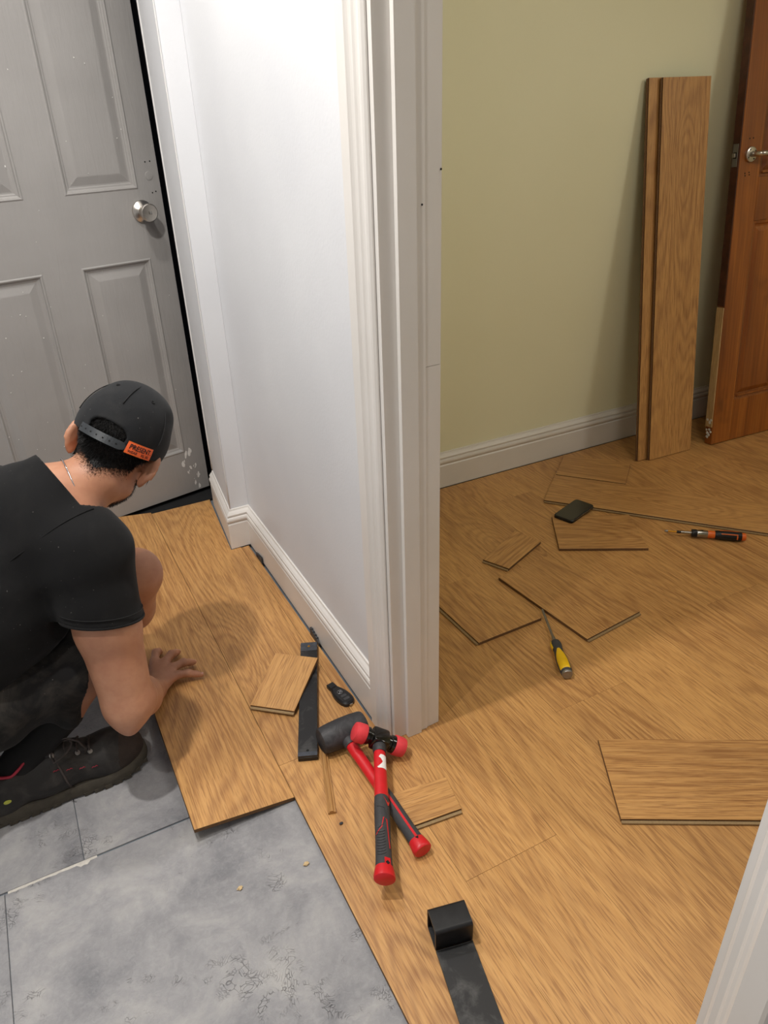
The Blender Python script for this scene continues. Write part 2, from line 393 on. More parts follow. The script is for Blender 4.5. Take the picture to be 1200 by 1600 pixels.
# adhesive showing in the open joint between the tiles
V = []; Fc = []
for i in range(26):
    x = -.275 + i * .0067; wv = .0025 + .0022 * random.random() + (.006 if 19 < i < 23 else 0)
    V += [(x, YR - .004 - wv, ZT - .001), (x, YR - .001, ZT - .001), (x, YR - .004 - wv * .8, ZT + .0006), (x, YR - .0012, ZT + .0006)]
for i in range(25):
    a = i * 4; b = a + 4
    Fc += [(a, b, b + 2, a + 2), (a + 2, b + 2, b + 3, a + 3), (a + 3, b + 3, b + 1, a + 1)]
ob = mk('adhesive_seam', V, Fc, M['adhesive'], floor); ob['label'] = 'pale dried adhesive in the open tile joint'
PLANK_CACHE = {}
def floor_plank(poly, rot=None, name='laminate_plank'):
    poly = ccw(poly); xs = [p[0] for p in poly]; ys = [p[1] for p in poly]
    c = ((min(xs) + max(xs)) / 2, (min(ys) + max(ys)) / 2)
    loc = [(round(p[0] - c[0], 4), round(p[1] - c[1], 4)) for p in poly]
    key = tuple(loc)
    if key in PLANK_CACHE:
        o = bpy.data.objects.new(name, PLANK_CACHE[key]); COL.objects.link(o); par(o, floor)
    else:
        V, Fc, fl = prism_vf(loc, -TH, 0, .0004)
        o = mk(name, V, Fc, [M['laminate'], M['core']], floor, midx=fl); PLANK_CACHE[key] = o.data
    o.location = (c[0], c[1], 0)
    return o
def rect(x0, x1, y0, y1, g=.00012): return [(x0 + g, y0 + g), (x1 - g, y0 + g), (x1 - g, y1 - g), (x0 + g, y1 - g)]
# corridor row beside the wall: runs from below the camera to the far door
def cut_rows():
    # row 0
    x0, x1 = X0, X0 + PW
    floor_plank(rect(x0, x1, -.62, -.17)); floor_plank(rect(x0, x1, -.17, 1.19))
    y = 1.19
    floor_plank([(x0 + .0003, y + .0003), (x1 - .0003, y + .0003), (x1 - .0003, 2.150), (.481, 2.150), (.517, 2.545), (x0 + .0003, 2.545)])
    # row 1: a narrow strip along the skirting in the corridor, whole planks through the doorway
    x0, x1 = X0 + PW, X0 + 2 * PW
    floor_plank([(x0 + .0003, 1.150), (.590, 1.150), (.590, 1.212), (.5442, 1.212), (.5422, 2.147), (x0 + .0003, 2.147)])
    floor_plank(rect(x0, x1, -.62, .747 )); 
    floor_plank([(x0 + .0003, .7473), (x1 - .0003, .7473), (x1 - .0003, 1.60), (.67, 1.60), (.67, 1.1495), (x0 + .0003, 1.1495)])
    floor_plank(rect(.67, x1, 1.60, 2.172))
    seams = {2: .21, 3: 1.02, 4: .05, 5: .62, 6: 1.15, 7: .30, 8: 1.607, 9: .45, 10: .95, 11: .12, 12: .7, 13: 1.2, 14: .4, 15: .9}
    for k in range(2, 16):
        x0, x1 = X0 + k * PW, X0 + (k + 1) * PW
        s = seams[k]
        ys = [-.62]
        yy = s - 2 * PL
        while yy < 2.172:
            if yy > -.60: ys.append(yy)
            yy += PL
        ys.append(2.172)
        for a, b in zip(ys[:-1], ys[1:]):
            if b - a > .01: floor_plank(rect(x0, x1, a, b))
cut_rows()
# the plank being clicked in: its free edge is still raised
LIFT = .027; LA = math.asin(LIFT / PW)
pl = floor_plank(rect(X0 - PW, X0, 1.092, 2.556)); pl.name = 'laminate_plank'
pl.matrix_basis = Matrix.Translation((X0 - .0004, (1.092 + 2.556) / 2, 0)) @ Matrix.Rotation(LA, 4, 'Y') @ Matrix.Translation((-PW / 2, 0, 0))
pl['label'] = 'oak laminate plank with its free long edge still raised'

# ------------------------------------------------------------------ walls
def wall(name, poly, z0, z1, mat, label=None):
    V, Fc, fl = prism_vf(ccw(poly), z0, z1, 0)
    return struct(mk(name, V, Fc, mat), label)
WX = .566   # corridor face of the dividing wall
wd = wall('wall_divider', [(WX, 1.152), (.625, 1.152), (.625, 2.50), (WX, 2.50)], -.01, CEIL, M['wall'], 'white wall between corridor and green room')
wall('wall_divider_room_side', [(.6255, 1.152), (.683, 1.152), (.683, 2.20), (.6255, 2.20)], -.01, CEIL, M['green'])
# boxed-in corner beside the far door
bx = wall('wall_boxing', [(.502, 2.168), (WX - .0005, 2.168), (WX - .0005, 2.503), (.537, 2.503)], -.01, CEIL, M['wall'], 'narrow boxed-in wall corner with chipped edge')
V, Fc = tube_vf([(.502, 2.168, z / 20 * 2.3 + .14) for z in range(0, 21)], .0022, 6); 
ob = mk('chipped_edge', V, Fc, M['chipped'], bx, smooth=True); ob['label'] = 'chipped paint along the corner'
V, Fc = tube_vf([(.5373, 2.501, z / 20 * 2.3 + .14) for z in range(0, 21)], .0045, 6); mk('chipped_edge', V, Fc, M['chipped'], bx, smooth=True)
wall('wall_green', [(.683, 2.192), (4.2, 2.192), (4.2, 2.30), (.683, 2.30)], -.01, CEIL, M['green'], 'pale green back wall of the room')
wall('wall_right', [(4.05, -1.6), (4.2, -1.6), (4.2, 2.19), (4.05, 2.19)], -.12, CEIL, M['green'])
wall('wall_near_jamb', [(WX, -1.6), (.625, -1.6), (.625, .272), (WX, .272)], -.01, CEIL, M['wall'], 'white wall at the near side of the doorway')
wall('wall_near_jamb_room_side', [(.6255, -1.6), (.683, -1.6), (.683, .272), (.6255, .272)], -.01, CEIL, M['green'])
wall('wall_back', [(-2.2, -1.75), (4.2, -1.75), (4.2, -1.62), (-2.2, -1.62)], -.12, CEIL, M['wall'])
wall('wall_left', [(-2.2, -1.6), (-2.05, -1.6), (-2.05, 2.6), (-2.2, 2.6)], -.12, CEIL, M['wall'])
wall('wall_far', [(-2.05, 2.50), (-.215, 2.50), (-.215, 2.60), (-2.05, 2.60)], -.12, CEIL, M['wall'])
wall('wall_above_door', [(-.215, 2.51), (.60, 2.51), (.60, 2.60), (-.215, 2.60)], 2.02, CEIL, M['wall'])
wall('wall_header', [(WX, .272), (.683, .272), (.683, 1.152), (WX, 1.152)], 2.05, CEIL, M['wall'])
wall('ceiling', [(-2.2, -1.75), (4.2, -1.75), (4.2, 2.75), (-2.2, 2.75)], CEIL, CEIL + .08, M['ceiling'])
# dark room behind the ajar door
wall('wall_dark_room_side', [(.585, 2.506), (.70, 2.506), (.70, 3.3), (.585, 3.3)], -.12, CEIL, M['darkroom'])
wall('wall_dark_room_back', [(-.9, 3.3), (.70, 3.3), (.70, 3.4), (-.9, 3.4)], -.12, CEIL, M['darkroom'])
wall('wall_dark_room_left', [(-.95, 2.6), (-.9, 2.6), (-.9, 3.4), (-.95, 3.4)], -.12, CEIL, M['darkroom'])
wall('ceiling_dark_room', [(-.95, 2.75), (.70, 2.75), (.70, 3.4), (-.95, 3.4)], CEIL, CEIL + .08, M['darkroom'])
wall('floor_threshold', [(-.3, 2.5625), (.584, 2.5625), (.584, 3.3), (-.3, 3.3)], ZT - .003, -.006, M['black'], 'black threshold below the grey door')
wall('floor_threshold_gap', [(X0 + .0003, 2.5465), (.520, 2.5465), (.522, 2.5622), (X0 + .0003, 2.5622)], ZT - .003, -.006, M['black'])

# skirting boards: moulded profile (out from wall, up)
SK = [(0, 0), (.0165, 0), (.0165, .090), (.0135, .094), (.0135, .0975), (.0165, .099), (.0185, .104), (.0185, .109), (.0165, .114), (.0128, .117), (.0128, .1195), (.0150, .121), (.0150, .125), (.0105, .131), (.0055, .136), (.0040, .141), (0, .142)]
def skirt(name, path, side, mat, label=None, prof=SK, z0=.001):
    """path: xy points on the wall face; side +1 means the room lies to the left of the path direction"""
    P = [Vector(p) for p in path]; n = len(P); V = []; Fc = []; m = len(prof)
    for i in range(n):
        d1 = (P[i] - P[i - 1]).normalized() if i > 0 else None; d2 = (P[i + 1] - P[i]).normalized() if i < n - 1 else None
        d1 = d1 or d2; d2 = d2 or d1
        n1 = Vector((-d1.y, d1.x)) * side; n2 = Vector((-d2.y, d2.x)) * side
        b = n1 + n2; b = b / b.dot(n1)
        for (o_, z) in prof: V.append((P[i].x + b.x * o_, P[i].y + b.y * o_, z0 + z))
    for i in range(n - 1):
        for k in range(m):
            l = (k + 1) % m
            Fc.append((i * m + k, i * m + l, (i + 1) * m + l, (i + 1) * m + k))
    Fc.append(tuple(range(m))); Fc.append(tuple((n - 1) * m + k for k in range(m)))
    return struct(mk(name, V, Fc, mat), label)
skirt('baseboard_corridor', [(WX - .0003, 1.214), (WX - .0003, 2.1677), (.5017, 2.1677), (.5345, 2.490)], 1, M['trim'], 'white moulded skirting board stepping round the boxed corner')
skirt('baseboard_green_room', [(4.04, 2.1917), (.6835, 2.1917)], 1, M['trim'], 'white moulded skirting board below the green wall')
# door lining and architraves of the doorway
def plan_extrude(name, poly, z0, z1, mat, label=None, parent=None):
    V, Fc, fl = prism_vf(ccw(poly), z0, z1, 0)
    o = mk(name, V, Fc, mat, parent)
    return o
ARCH = [(0, 0), (.0195, 0), (.0215, .004), (.0215, .034), (.019, .036), (.0165, .0385), (.0150, .0415), (.0140, .046), (.0110, .049), (.0095, .052), (.0095, .060), (.0075, .064), (.003, .0675), (0, .0675)]  # (out, along) from outer edge to opening
def architrave(name, yo, sgn, label):
    poly = [(WX - .0003 - o_, yo + sgn * a) for (o_, a) in ARCH]
    return struct(plan_extrude(name, poly, .001, 2.11, M['trim']), label)
architrave('trim_1', 1.2135, -1, 'white moulded architrave at the end of the dividing wall')
architrave('trim_2', .212, 1, 'white architrave at the near side of the doorway')
def lining(name, yf, sgn, label):
    tr = struct(plan_extrude(name, [(WX + .001, yf), (.686, yf), (.686, yf + sgn * .0185), (WX + .001, yf + sgn * .0185)], .001, 2.06, M['trim']), label)
    o = plan_extrude('door_stop', [(.597, yf - sgn * .012), (.632, yf - sgn * .0125), (.632, yf - sgn * .0002), (.597, yf - sgn * .0002)], .001, 2.05, M['trim'], parent=tr)
    o = plan_extrude('door_stop', [(.6325, yf - sgn * .0065), (.651, yf - sgn * .0065), (.651, yf - sgn * .0002), (.6325, yf - sgn * .0002)], .001, 2.05, M['trim'], parent=tr)
    for za, zb in ((.001, .8895), (.8905, 2.05)):
        o = plan_extrude('lining_strip', [(.6515, yf - sgn * .004), (.6845, yf - sgn * .002), (.6845, yf - sgn * .0002), (.6515, yf - sgn * .0002)], za, zb, M['trim'], parent=tr)
    return tr
ln = lining('trim_3', 1.1335, 1, 'white door lining with stop on the end of the dividing wall')
for (x, z) in ((.645, 1.165), (.683, 1.215)):
    V, Fc = lathe([(-.0004, .0018), (.0, .0018)], 10, 'Y', off=(x, 1.1308 if x > .66 else 1.1268, z)); mk('nail_hole', V, Fc, M['dark_hole'], ln)
lining('trim_4', .2905, -1, 'white door lining at the near side of the doorway')

# recessed ceiling lamps (out of frame, the light sources of the place)
for i, (p, e, where) in enumerate(CORRIDOR_LAMPS):
    L_ = empty('ceiling_downlight', (p[0], p[1], CEIL)); tag(L_, 'round recessed white corridor downlight ' + where, 'ceiling lamp', 'corridor downlights')
    lathe_obj('bezel', [(-.006, .036), (-.006, .046), (-.001, .048), (0, .048)], M['lamp_white'], L_, 28, 'Z')
    lathe_obj('diffuser', [(-.005, .001), (-.005, .035), (-.004, .035)], M['lamp_glow'], L_, 24, 'Z')
for p, e, where in ROOM_LAMPS:
    L_ = empty('ceiling_lamp', (p[0], p[1], CEIL)); tag(L_, 'round white ceiling lamp in the green room, ' + where, 'ceiling lamp', 'green room lamps')
    lathe_obj('base_plate', [(-.02, .06), (-.018, .07), (0, .07)], M['lamp_white'], L_, 28, 'Z')
    lathe_obj('shade', [(-.075, .02), (-.07, .09), (-.05, .13), (-.021, .14)], M['lamp_glow'], L_, 32, 'Z')

# ------------------------------------------------------------------ grey six-panel door, ajar
DA = math.radians(12.42)
door = struct(empty('door_1', (.544, 2.637, 0), DA), 'grey painted six panel door standing ajar'); 
DWID = .732; DT = .035
rows_z = [(.180, .881), (1.090, 1.640), (1.740, 1.880)]
cols_s = [(-.657, -.425), (-.306, -.075)]
def door_leaf():
    bm = bmesh.new()
    # leaf skeleton: stiles and rails as one mesh built from a grid with recessed raised panels, front faces -Y
    ss = sorted({-DWID, 0, *[a for c in cols_s for a in c]}); zz = sorted({.012, 1.98, *[a for r_ in rows_z for a in r_]})
    vv = {}
    def v(s, y, z):
        k = (round(s, 5), round(y, 5), round(z, 5))
        if k not in vv: vv[k] = bm.verts.new(k)
        return vv[k]
    panels = {(c, r_) for c in cols_s for r_ in rows_z}
    for i in range(len(ss) - 1):
        for j in range(len(zz) - 1):
            if ((ss[i], ss[i + 1]), (zz[j], zz[j + 1])) in panels: continue
            bm.faces.new([v(ss[i], 0, zz[j]), v(ss[i + 1], 0, zz[j]), v(ss[i + 1], 0, zz[j + 1]), v(ss[i], 0, zz[j + 1])])
    a, b, c_, d = v(-DWID, DT, .012), v(0, DT, .012), v(0, DT, 1.98), v(-DWID, DT, 1.98)
    bm.faces.new([a, d, c_, b])
    def strip(front, back):
        vs2 = front + back[::-1]
        bm.faces.new(vs2)
    strip([v(s, 0, .012) for s in ss], [a, b]); strip([v(s, 0, 1.98) for s in ss][::-1], [c_, d])
    strip([v(-DWID, 0, z) for z in zz][::-1], [d, a]); strip([v(0, 0, z) for z in zz], [b, c_])
    return bm_obj('leaf', bm, M['door'], door)
door_leaf()
PROF = [(0, 0), (.004, -.0022), (.0075, -.001), (.010, .0045), (.013, .0065), (.0165, .0068), (.020, .0085), (.024, .0085), (.047, .0022), (.050, .0018)]  # (inset, depth)
for (s0, s1) in cols_s:
    for (z0, z1) in rows_z:
        V = []; Fc = []
        for (i_, y) in PROF:
            V += [(s0 + i_, y, z0 + i_), (s1 - i_, y, z0 + i_), (s1 - i_, y, z1 - i_), (s0 + i_, y, z1 - i_)]
        for k in range(len(PROF) - 1):
            for q in range(4):
                r_ = (q + 1) % 4
                Fc.append((k * 4 + q, k * 4 + r_, k * 4 + 4 + r_, k * 4 + 4 + q))
        e = (len(PROF) - 1) * 4; Fc.append((e, e + 1, e + 2, e + 3))
        mk('panel', V, Fc, M['door'], door)
# knob
kb = lathe_obj('door_knob', [(-.001, .034), (-.006, .0335), (-.012, .027), (-.017, .0185), (-.030, .0175), (-.036, .0215), (-.044, .0262), (-.054, .0275), (-.0575, .0265), (-.0585, .0245), (-.056, .012), (-.0555, .001)], M['steel'], door, 40, 'Y', off=(-.075, 0, 1.024), ang=30)
kb['label'] = 'round brushed nickel door knob'
bm = bmesh.new(); bm_box(bm, (-.0785, -.067, 1.0195), (-.0715, -.0555, 1.0285), .0015); bm_obj('turn_button', bm, M['chrome'], kb)
for (dx, dz) in ((-.0235, -.004), (.019, .014)):
    lathe_obj('screw', [(-.0125, .0028), (-.0085, .0032)], M['dark_hole'], kb, 12, 'Y', off=(-.075 + dx, 0, 1.024 + dz))
# leftover fixing marks and paint flakes
def blob(name, c, r, mat, parent, y=-.0006, n=9, sx=1, sz=1, rot=0):
    V = [(c[0], y - .0004, c[1])]
    for i in range(n):
        a = 2 * math.pi * i / n; q = r * random.uniform(.55, 1.2)
        dx, dz = math.cos(a) * q * sx, math.sin(a) * q * sz
        V.append((c[0] + dx * math.cos(rot) - dz * math.sin(rot), y, c[1] + dx * math.sin(rot) + dz * math.cos(rot)))
    return mk(name, V, [(0, 1 + i, 1 + (i + 1) % n) for i in range(n)], mat, parent)
lathe_obj('filled_hole', [(-.0015, .010), (-.0012, .0125), (.0, .013)], M['door'], door, 16, 'Y', off=(-.033, 0, 1.125))
for p in ((-.038, 1.165), (-.022, 1.166), (-.030, 1.075), (-.018, 1.078)): lathe_obj('screw_hole', [(-.0006, .0022), (0, .0024)], M['dark_hole'], door, 8, 'Y', off=(p[0], 0, p[1]))
for i in range(16):
    q = (-.060 + random.gauss(0, .016) , .115 + random.gauss(0, .035))
    q = (min(-.012, q[0]), q[1])
    blob('paint_flake', q, random.uniform(.003, .011), M['flake'], door, sx=.6, sz=1.4, rot=random.uniform(-.5, .5))
for i in range(46):
    blob('paint_flake', (-random.uniform(.03, .66), random.uniform(.03, 1.5)), random.uniform(.0012, .0026), M['flake'], door, y=-.0008 if True else 0, n=6)

# ------------------------------------------------------------------ loose laminate pieces
def loose(name, corners, grain, z=0.0005, label='', tongues=(), cat='floor plank', th=TH, group=None, tilt=None):
    """corners: world xy of the top face; grain: angle of the grain direction; tongues: indices of edges that carry a tongue"""
    cx = sum(c[0] for c in corners) / len(corners); cy = sum(c[1] for c in corners) / len(corners)
    rz = grain - math.pi / 2; ca, sa = math.cos(-rz), math.sin(-rz)
    loc = [((x - cx) * ca - (y - cy) * sa, (x - cx) * sa + (y - cy) * ca) for x, y in corners]
    lc = ccw(loc); flip = lc is not loc
    V, Fc, fl = prism_vf(lc, 0, th, .0007)
    o = mk(name, V, Fc, [M['laminate'], M['core']], midx=fl)
    o.matrix_basis = Matrix.Translation((cx, cy, z)) @ (tilt or Matrix.Identity(4)) @ Matrix.Rotation(rz, 4, 'Z')
    tag(o, label, cat, group)
    for e in tongues:
        a = Vector(loc[e]); b = Vector(loc[(e + 1) % len(loc)]); d = (b - a).normalized(); nrm = Vector((d.y, -d.x))
        if nrm.dot((a + b) / 2) < 0: nrm = -nrm
        q = [a + d * .001, b - d * .001, b - d * .001 + nrm * .007, a + d * .001 + nrm * .007]
        V, Fc, _ = prism_vf(ccw([tuple(x) for x in q]), .0012, .0046, .0004)
        mk('tongue', V, Fc, M['core_pale'], o)
    return o
def ang(a, b): return math.atan2(b[1] - a[1], b[0] - a[0])
gB = ang((1.588, 1.887), (2.078, 1.325)); uB = Vector((math.cos(gB), math.sin(gB))); nB = Vector((-uB.y, uB.x))
def quad(o_, u, n, l, wd_): o_ = Vector(o_); return [tuple(o_), tuple(o_ + u * l), tuple(o_ + u * l + n * wd_), tuple(o_ + n * wd_)]
loose('laminate_offcut', quad((1.588, 1.887), uB, nB, 1.0, PW), gB, label='long oak laminate plank on the floor beyond the phone, running out to the right', tongues=(0,), group='loose laminate pieces')
oA = Vector((1.588, 1.887)) + nB * (PW + .0055) + uB * .003
loose('laminate_offcut', quad(oA, uB, nB, .262, .190), gB, label='short oak laminate piece beside the skirting, behind the long plank', group='loose laminate pieces', z=.0008)
loose('laminate_offcut', [(1.537, 1.778), (1.775, 1.650), (1.672, 1.452), (1.422, 1.594)], ang((1.422, 1.594), (1.672, 1.452)), label='slanted oak laminate offcut carrying the black phone', group='loose laminate pieces')
loose('laminate_offcut', [(1.367, 1.76), (1.398, 1.66), (1.211, 1.58), (1.171, 1.664)], ang((1.211, 1.58), (1.398, 1.66)), label='smallest oak laminate offcut lying left of the phone', tongues=(2,), group='loose laminate pieces')
loose('laminate_offcut', [(1.155, 1.555), (1.192, 1.190), (1.404, 1.213), (1.367, 1.578)], ang((1.192, 1.190), (1.155, 1.555)), label='square oak laminate offcut above the yellow screwdriver tip', tongues=(1,), group='loose laminate pieces')
loose('laminate_offcut', [(.915, 1.60), (.927, 1.322), (1.143, 1.327), (1.131, 1.605)], ang((.927, 1.322), (.915, 1.60)), label='oak laminate offcut half hidden behind the white door lining', tongues=(0,), group='loose laminate pieces')
uG = Vector((1.113 - .867, .57 - .708)).normalized(); nG = Vector((-uG.y, uG.x))
loose('laminate_offcut', quad((.867, .708), uG, nG, .62, PW), ang((.867, .708), (1.113, .57)), label='oak laminate plank lying across the room floor at the right edge', tongues=(0,), group='loose laminate pieces')
loose('laminate_offcut', [(.609, .973), (.594, .887), (.470, .900), (.485, .990)], ang((.485, .987), (.609, .973)), label='small oak laminate offcut under the crossed mallets', tongues=(1,), group='loose laminate pieces')
# ------------------------------------------------------------------ planks leaning on the green wall
def leaning(name, x, yb, lean, yaw, label, z=.001, L=PL):
    V, Fc, fl = prism_vf([(-PW / 2, 0), (PW / 2, 0), (PW / 2, L), (-PW / 2, L)], 0, TH, .0007)
    o = mk(name, V, Fc, [M['laminate'], M['core']], midx=fl)
    # local Y up the wall, local Z (decor face) towards the room
    o.matrix_basis = Matrix.Translation((x, yb, z)) @ Matrix.Rotation(yaw, 4, 'Z') @ Matrix.Rotation(math.pi / 2 - lean, 4, 'X')
    tag(o, label, 'floor plank', 'planks leaning on the green wall')
    V, Fc, _ = prism_vf([(-PW / 2 - .006, .002), (-PW / 2, .002), (-PW / 2, L - .002), (-PW / 2 - .006, L - .002)], .0015, .005, .0003)
    mk('tongue', V, Fc, M['core'], o)
    return o
leaning('leaning_plank', 2.278, 1.957, math.radians(8.6), math.radians(-2.0), 'front oak laminate plank leaning on the green wall')
leaning('leaning_plank', 2.231, 1.974, math.radians(8.6), math.radians(-2.0), 'rear oak laminate plank leaning on the green wall, mostly covered')

# ------------------------------------------------------------------ stained pine door taken off its hinges, leaning on the wall
PD = empty('pine_door', (2.486, 1.931, .004)); tag(PD, 'reddish stained panelled pine door leaning upright against the green wall', 'door')
PD.matrix_basis = Matrix.Translation((2.486, 1.931, .004)) @ Matrix.Rotation(math.radians(-2.6), 4, 'Z') @ Matrix.Rotation(math.radians(-6.3), 4, 'X')
T2 = .035
def pbox(name, lo, hi, mat, bev=.0015, parent=PD): return box(name, lo, hi, mat, parent, bev)
# front at y=0 (faces -y), local x along the door, z up
pbox('stile', (.004, 0, 0), (.108, T2, 1.98), M['pine']); pbox('stile', (.655, 0, 0), (.762, T2, 1.98), M['pine'])
pbox('rail', (.1085, 0, 0), (.6545, T2, .175), M['pine']); pbox('rail', (.1085, 0, .868), (.6545, T2, 1.02), M['pine']); pbox('rail', (.1085, 0, 1.86), (.6545, T2, 1.98), M['pine'])
pbox('muntin', (.335, 0, .1755), (.428, T2, .8675), M['pine']); pbox('muntin', (.335, 0, 1.0205), (.428, T2, 1.8595), M['pine'])
for (a, b) in ((.1085, .3345), (.4285, .6545)):
    for (z0, z1) in ((.1755, .8675), (1.0205, 1.8595)):
        V = []; Fc = []
        PR = [(0, .001), (.010, .004), (.016, .010), (.022, .012), (.040, .006), (.044, .006)]
        for (i_, y) in PR: V += [(a + i_, y, z0 + i_), (b - i_, y, z0 + i_), (b - i_, y, z1 - i_), (a + i_, y, z1 - i_)]
        for k in range(len(PR) - 1):
            for q in range(4): Fc.append((k * 4 + q, k * 4 + (q + 1) % 4, k * 4 + 4 + (q + 1) % 4, k * 4 + 4 + q))
        e = (len(PR) - 1) * 4; Fc.append((e, e + 1, e + 2, e + 3))
        pn = mk('panel', V, Fc, M['pine'], PD)
        pbox('panel_moulding', (a + .012, -.004, z0 + .012), (b - .012, .003, z0 + .020), M['pine'], .002, pn)
o = pbox('edge_strip', (-.002, .001, .075), (.0035, T2 - .001, .56), M['pine_raw'], .001); o['label'] = 'bare pale wood strip let into the door edge'
o = pbox('edge_strip', (-.001, .001, .565), (.0035, T2 - .001, 1.98), M['pine_dark'], .001)
for i in range(12):
    z = random.uniform(.02, .11); V, Fc = lathe([(-.003, .001), (-.002, random.uniform(.003, .007)), (.0, random.uniform(.003, .008))], 7, 'X', off=(.0, random.uniform(.005, .03), z)); mk('paint_blister', V, Fc, M['flake'], PD)
HZ = 1.098
hd = lathe_obj('handle_rose', [(-.009, .022), (-.007, .0255), (0, .026)], M['steel'], PD, 32, 'Y', off=(.052, 0, HZ)); hd['label'] = 'round steel handle rose'
V, Fc = tube_vf([(.052, -.008, HZ), (.052, -.034, HZ), (.056, -.043, HZ), (.066, -.046, HZ), (.165, -.046, HZ)], [.0095, .0095, .0098, .0098, .0095], 14); mk('lever', V, Fc, M['steel'], hd, smooth=True)
for a in range(4): lathe_obj('screw', [(-.0098, .0026), (-.0088, .0028)], M['dark_hole'], hd, 10, 'Y', off=(.052 + .019 * math.cos(a * 1.57 + .6), 0, HZ + .019 * math.sin(a * 1.57 + .6)))
lp = box('latch_plate', (-.0032, .006, HZ - .038), (-.001, T2 - .006, HZ + .038), M['dull_steel'], PD, .0006)
box('latch_bolt', (-.012, .012, HZ - .007), (-.0033, .023, HZ + .007), M['steel'], lp, .0015); box('latch_slot', (-.0036, .010, HZ - .01), (-.0034, .0255, HZ + .01), M['dark_hole'], lp)
for (x, z) in ((.042, HZ + .052), (.060, HZ + .053), (.036, HZ - .062), (.056, HZ - .060), (.038, HZ - .070), (.058, HZ - .068)):
    lathe_obj('screw_hole', [(-.0006, .0026), (0, .003)], M['dark_hole'], PD, 8, 'Y', off=(x, 0, z))

# ------------------------------------------------------------------ phone, key, screwdrivers
ph = empty('mobile_phone', (1.618, 1.757, .0115), math.atan2(1.816 - 1.781, 1.666 - 1.538) + .06); tag(ph, 'black mobile phone lying on the slanted offcut', 'phone')
ph.matrix_basis = ph.matrix_basis @ Matrix.Rotation(math.radians(-1.0), 4, 'Y')
def rrect(lx, ly, r, n=5):
    out = []
    for (sx, sy, a0) in ((1, 1, 0), (-1, 1, 90), (-1, -1, 180), (1, -1, 270)):
        for i in range(n + 1):
            a = math.radians(a0 + 90 * i / n); out.append((sx * (lx / 2 - r) + r * math.cos(a), sy * (ly / 2 - r) + r * math.sin(a)))
    return out
V, Fc, fl = prism_vf(rrect(.150, .076, .012), 0, .0105, .002); sm_angle(mk('case', V, Fc, M['phone_edge'], ph), 30)
V, Fc, fl = prism_vf(rrect(.143, .069, .010), .0104, .0110, .0003); o = mk('screen', V, Fc, M['phone'], ph); o['label'] = 'smooth dark face'
V, Fc, fl = prism_vf([(-.05, -.0385), (.068, -.0385), (.068, -.0378), (-.05, -.0378)], .0058, .0075, .0001); mk('metal_rim', V, Fc, M['chrome'], ph)

ky = empty('car_key', (.5135, 1.328, .0006), math.atan2(1.371 - 1.282, .504 - .522)); tag(ky, 'black car key fob with round silver emblem beside skirting', 'key')
# local x along the key: narrow tip at +x
def outline(w_of, xs): 
    return [(x, w_of[i]) for i, x in enumerate(xs)] + [(x, -w_of[i]) for i, x in reversed(list(enumerate(xs)))]
xs = [-.045, -.040, -.030, -.015, 0, .012, .020, .026]; wv = [.008, .0145, .0185, .0195, .0185, .0155, .0125, .0108]
V, Fc, fl = prism_vf(ccw(outline(wv, xs)), 0, .0125, .004); sm_angle(mk('shell', V, Fc, M['key'], ky), 35)
V, Fc, fl = prism_vf(ccw(outline([.0098, .0105, .0105, .009], [.0265, .030, .044, .047])), .001, .0105, .002); sm_angle(mk('blade_head', V, Fc, M['key'], ky), 35)
V, Fc, fl = prism_vf(ccw(outline([.004, .005], [-.0485, -.0455])), .003, .008, .001); mk('ring_loop', V, Fc, M['chrome'], ky)
em = tube('emblem', [(.0005 + .0066 * math.cos(a * math.pi / 12), .0066 * math.sin(a * math.pi / 12), .0128) for a in range(24)], .00055, M['silver'], ky, 6, True)
em['label'] = 'silver ring emblem with a three pointed star'
V = []; Fc = []
for k in range(3):
    a = k * 2 * math.pi / 3; n = len(V)
    V += [(.0005 + .0064 * math.cos(a), .0064 * math.sin(a), .0129), (.0005 + .0012 * math.cos(a + 1.047), .0012 * math.sin(a + 1.047), .0129), (.0005, 0, .0134), (.0005 + .0012 * math.cos(a - 1.047), .0012 * math.sin(a - 1.047), .0129)]
    Fc += [(n, n + 1, n + 2), (n, n + 2, n + 3)]
mk('emblem_star', V, Fc, M['silver'], em)
for (x, y) in ((-.016, .0), (-.028, 0)):
    V, Fc, fl = prism_vf([(x + a, y + b) for a, b in rrect(.009, .016, .003, 3)], .0122, .0131, .0004); mk('button', V, Fc, M['grip'], ky)

# yellow and black screwdriver
a_, b_ = Vector((1.165, 1.353)), Vector((1.046, 1.094)); dv_ = b_ - a_
sd = empty('screwdriver', (a_.x, a_.y, .0155), math.atan2(dv_.y, dv_.x)); sd.matrix_basis = sd.matrix_basis @ Matrix.Rotation(math.radians(-.2), 4, 'Y')
tag(sd, 'yellow and black handled screwdriver lying near the square offcut', 'screwdriver'); SL = dv_.length
lathe_obj('blade', [(.0, .0015), (.004, .0034), (.02, .0034), (.125, .0034), (.13, .005), (.150, .006)], M['dull_steel'], sd, 14)
hp = [(.148, .008), (.152, .0125), (.163, .0150), (.176, .0140), (.186, .0125), (.196, .0128), (.215, .0150), (.240, .0162), (.262, .0158), (.272, .0150), (.276, .0135)]
sc_ = (SL - .148) / (.285 - .148); hp = [(.148 + (x - .148) * sc_, r_) for x, r_ in hp]
hnd = lathe_obj('handle', hp, M['grip'], sd, 26)
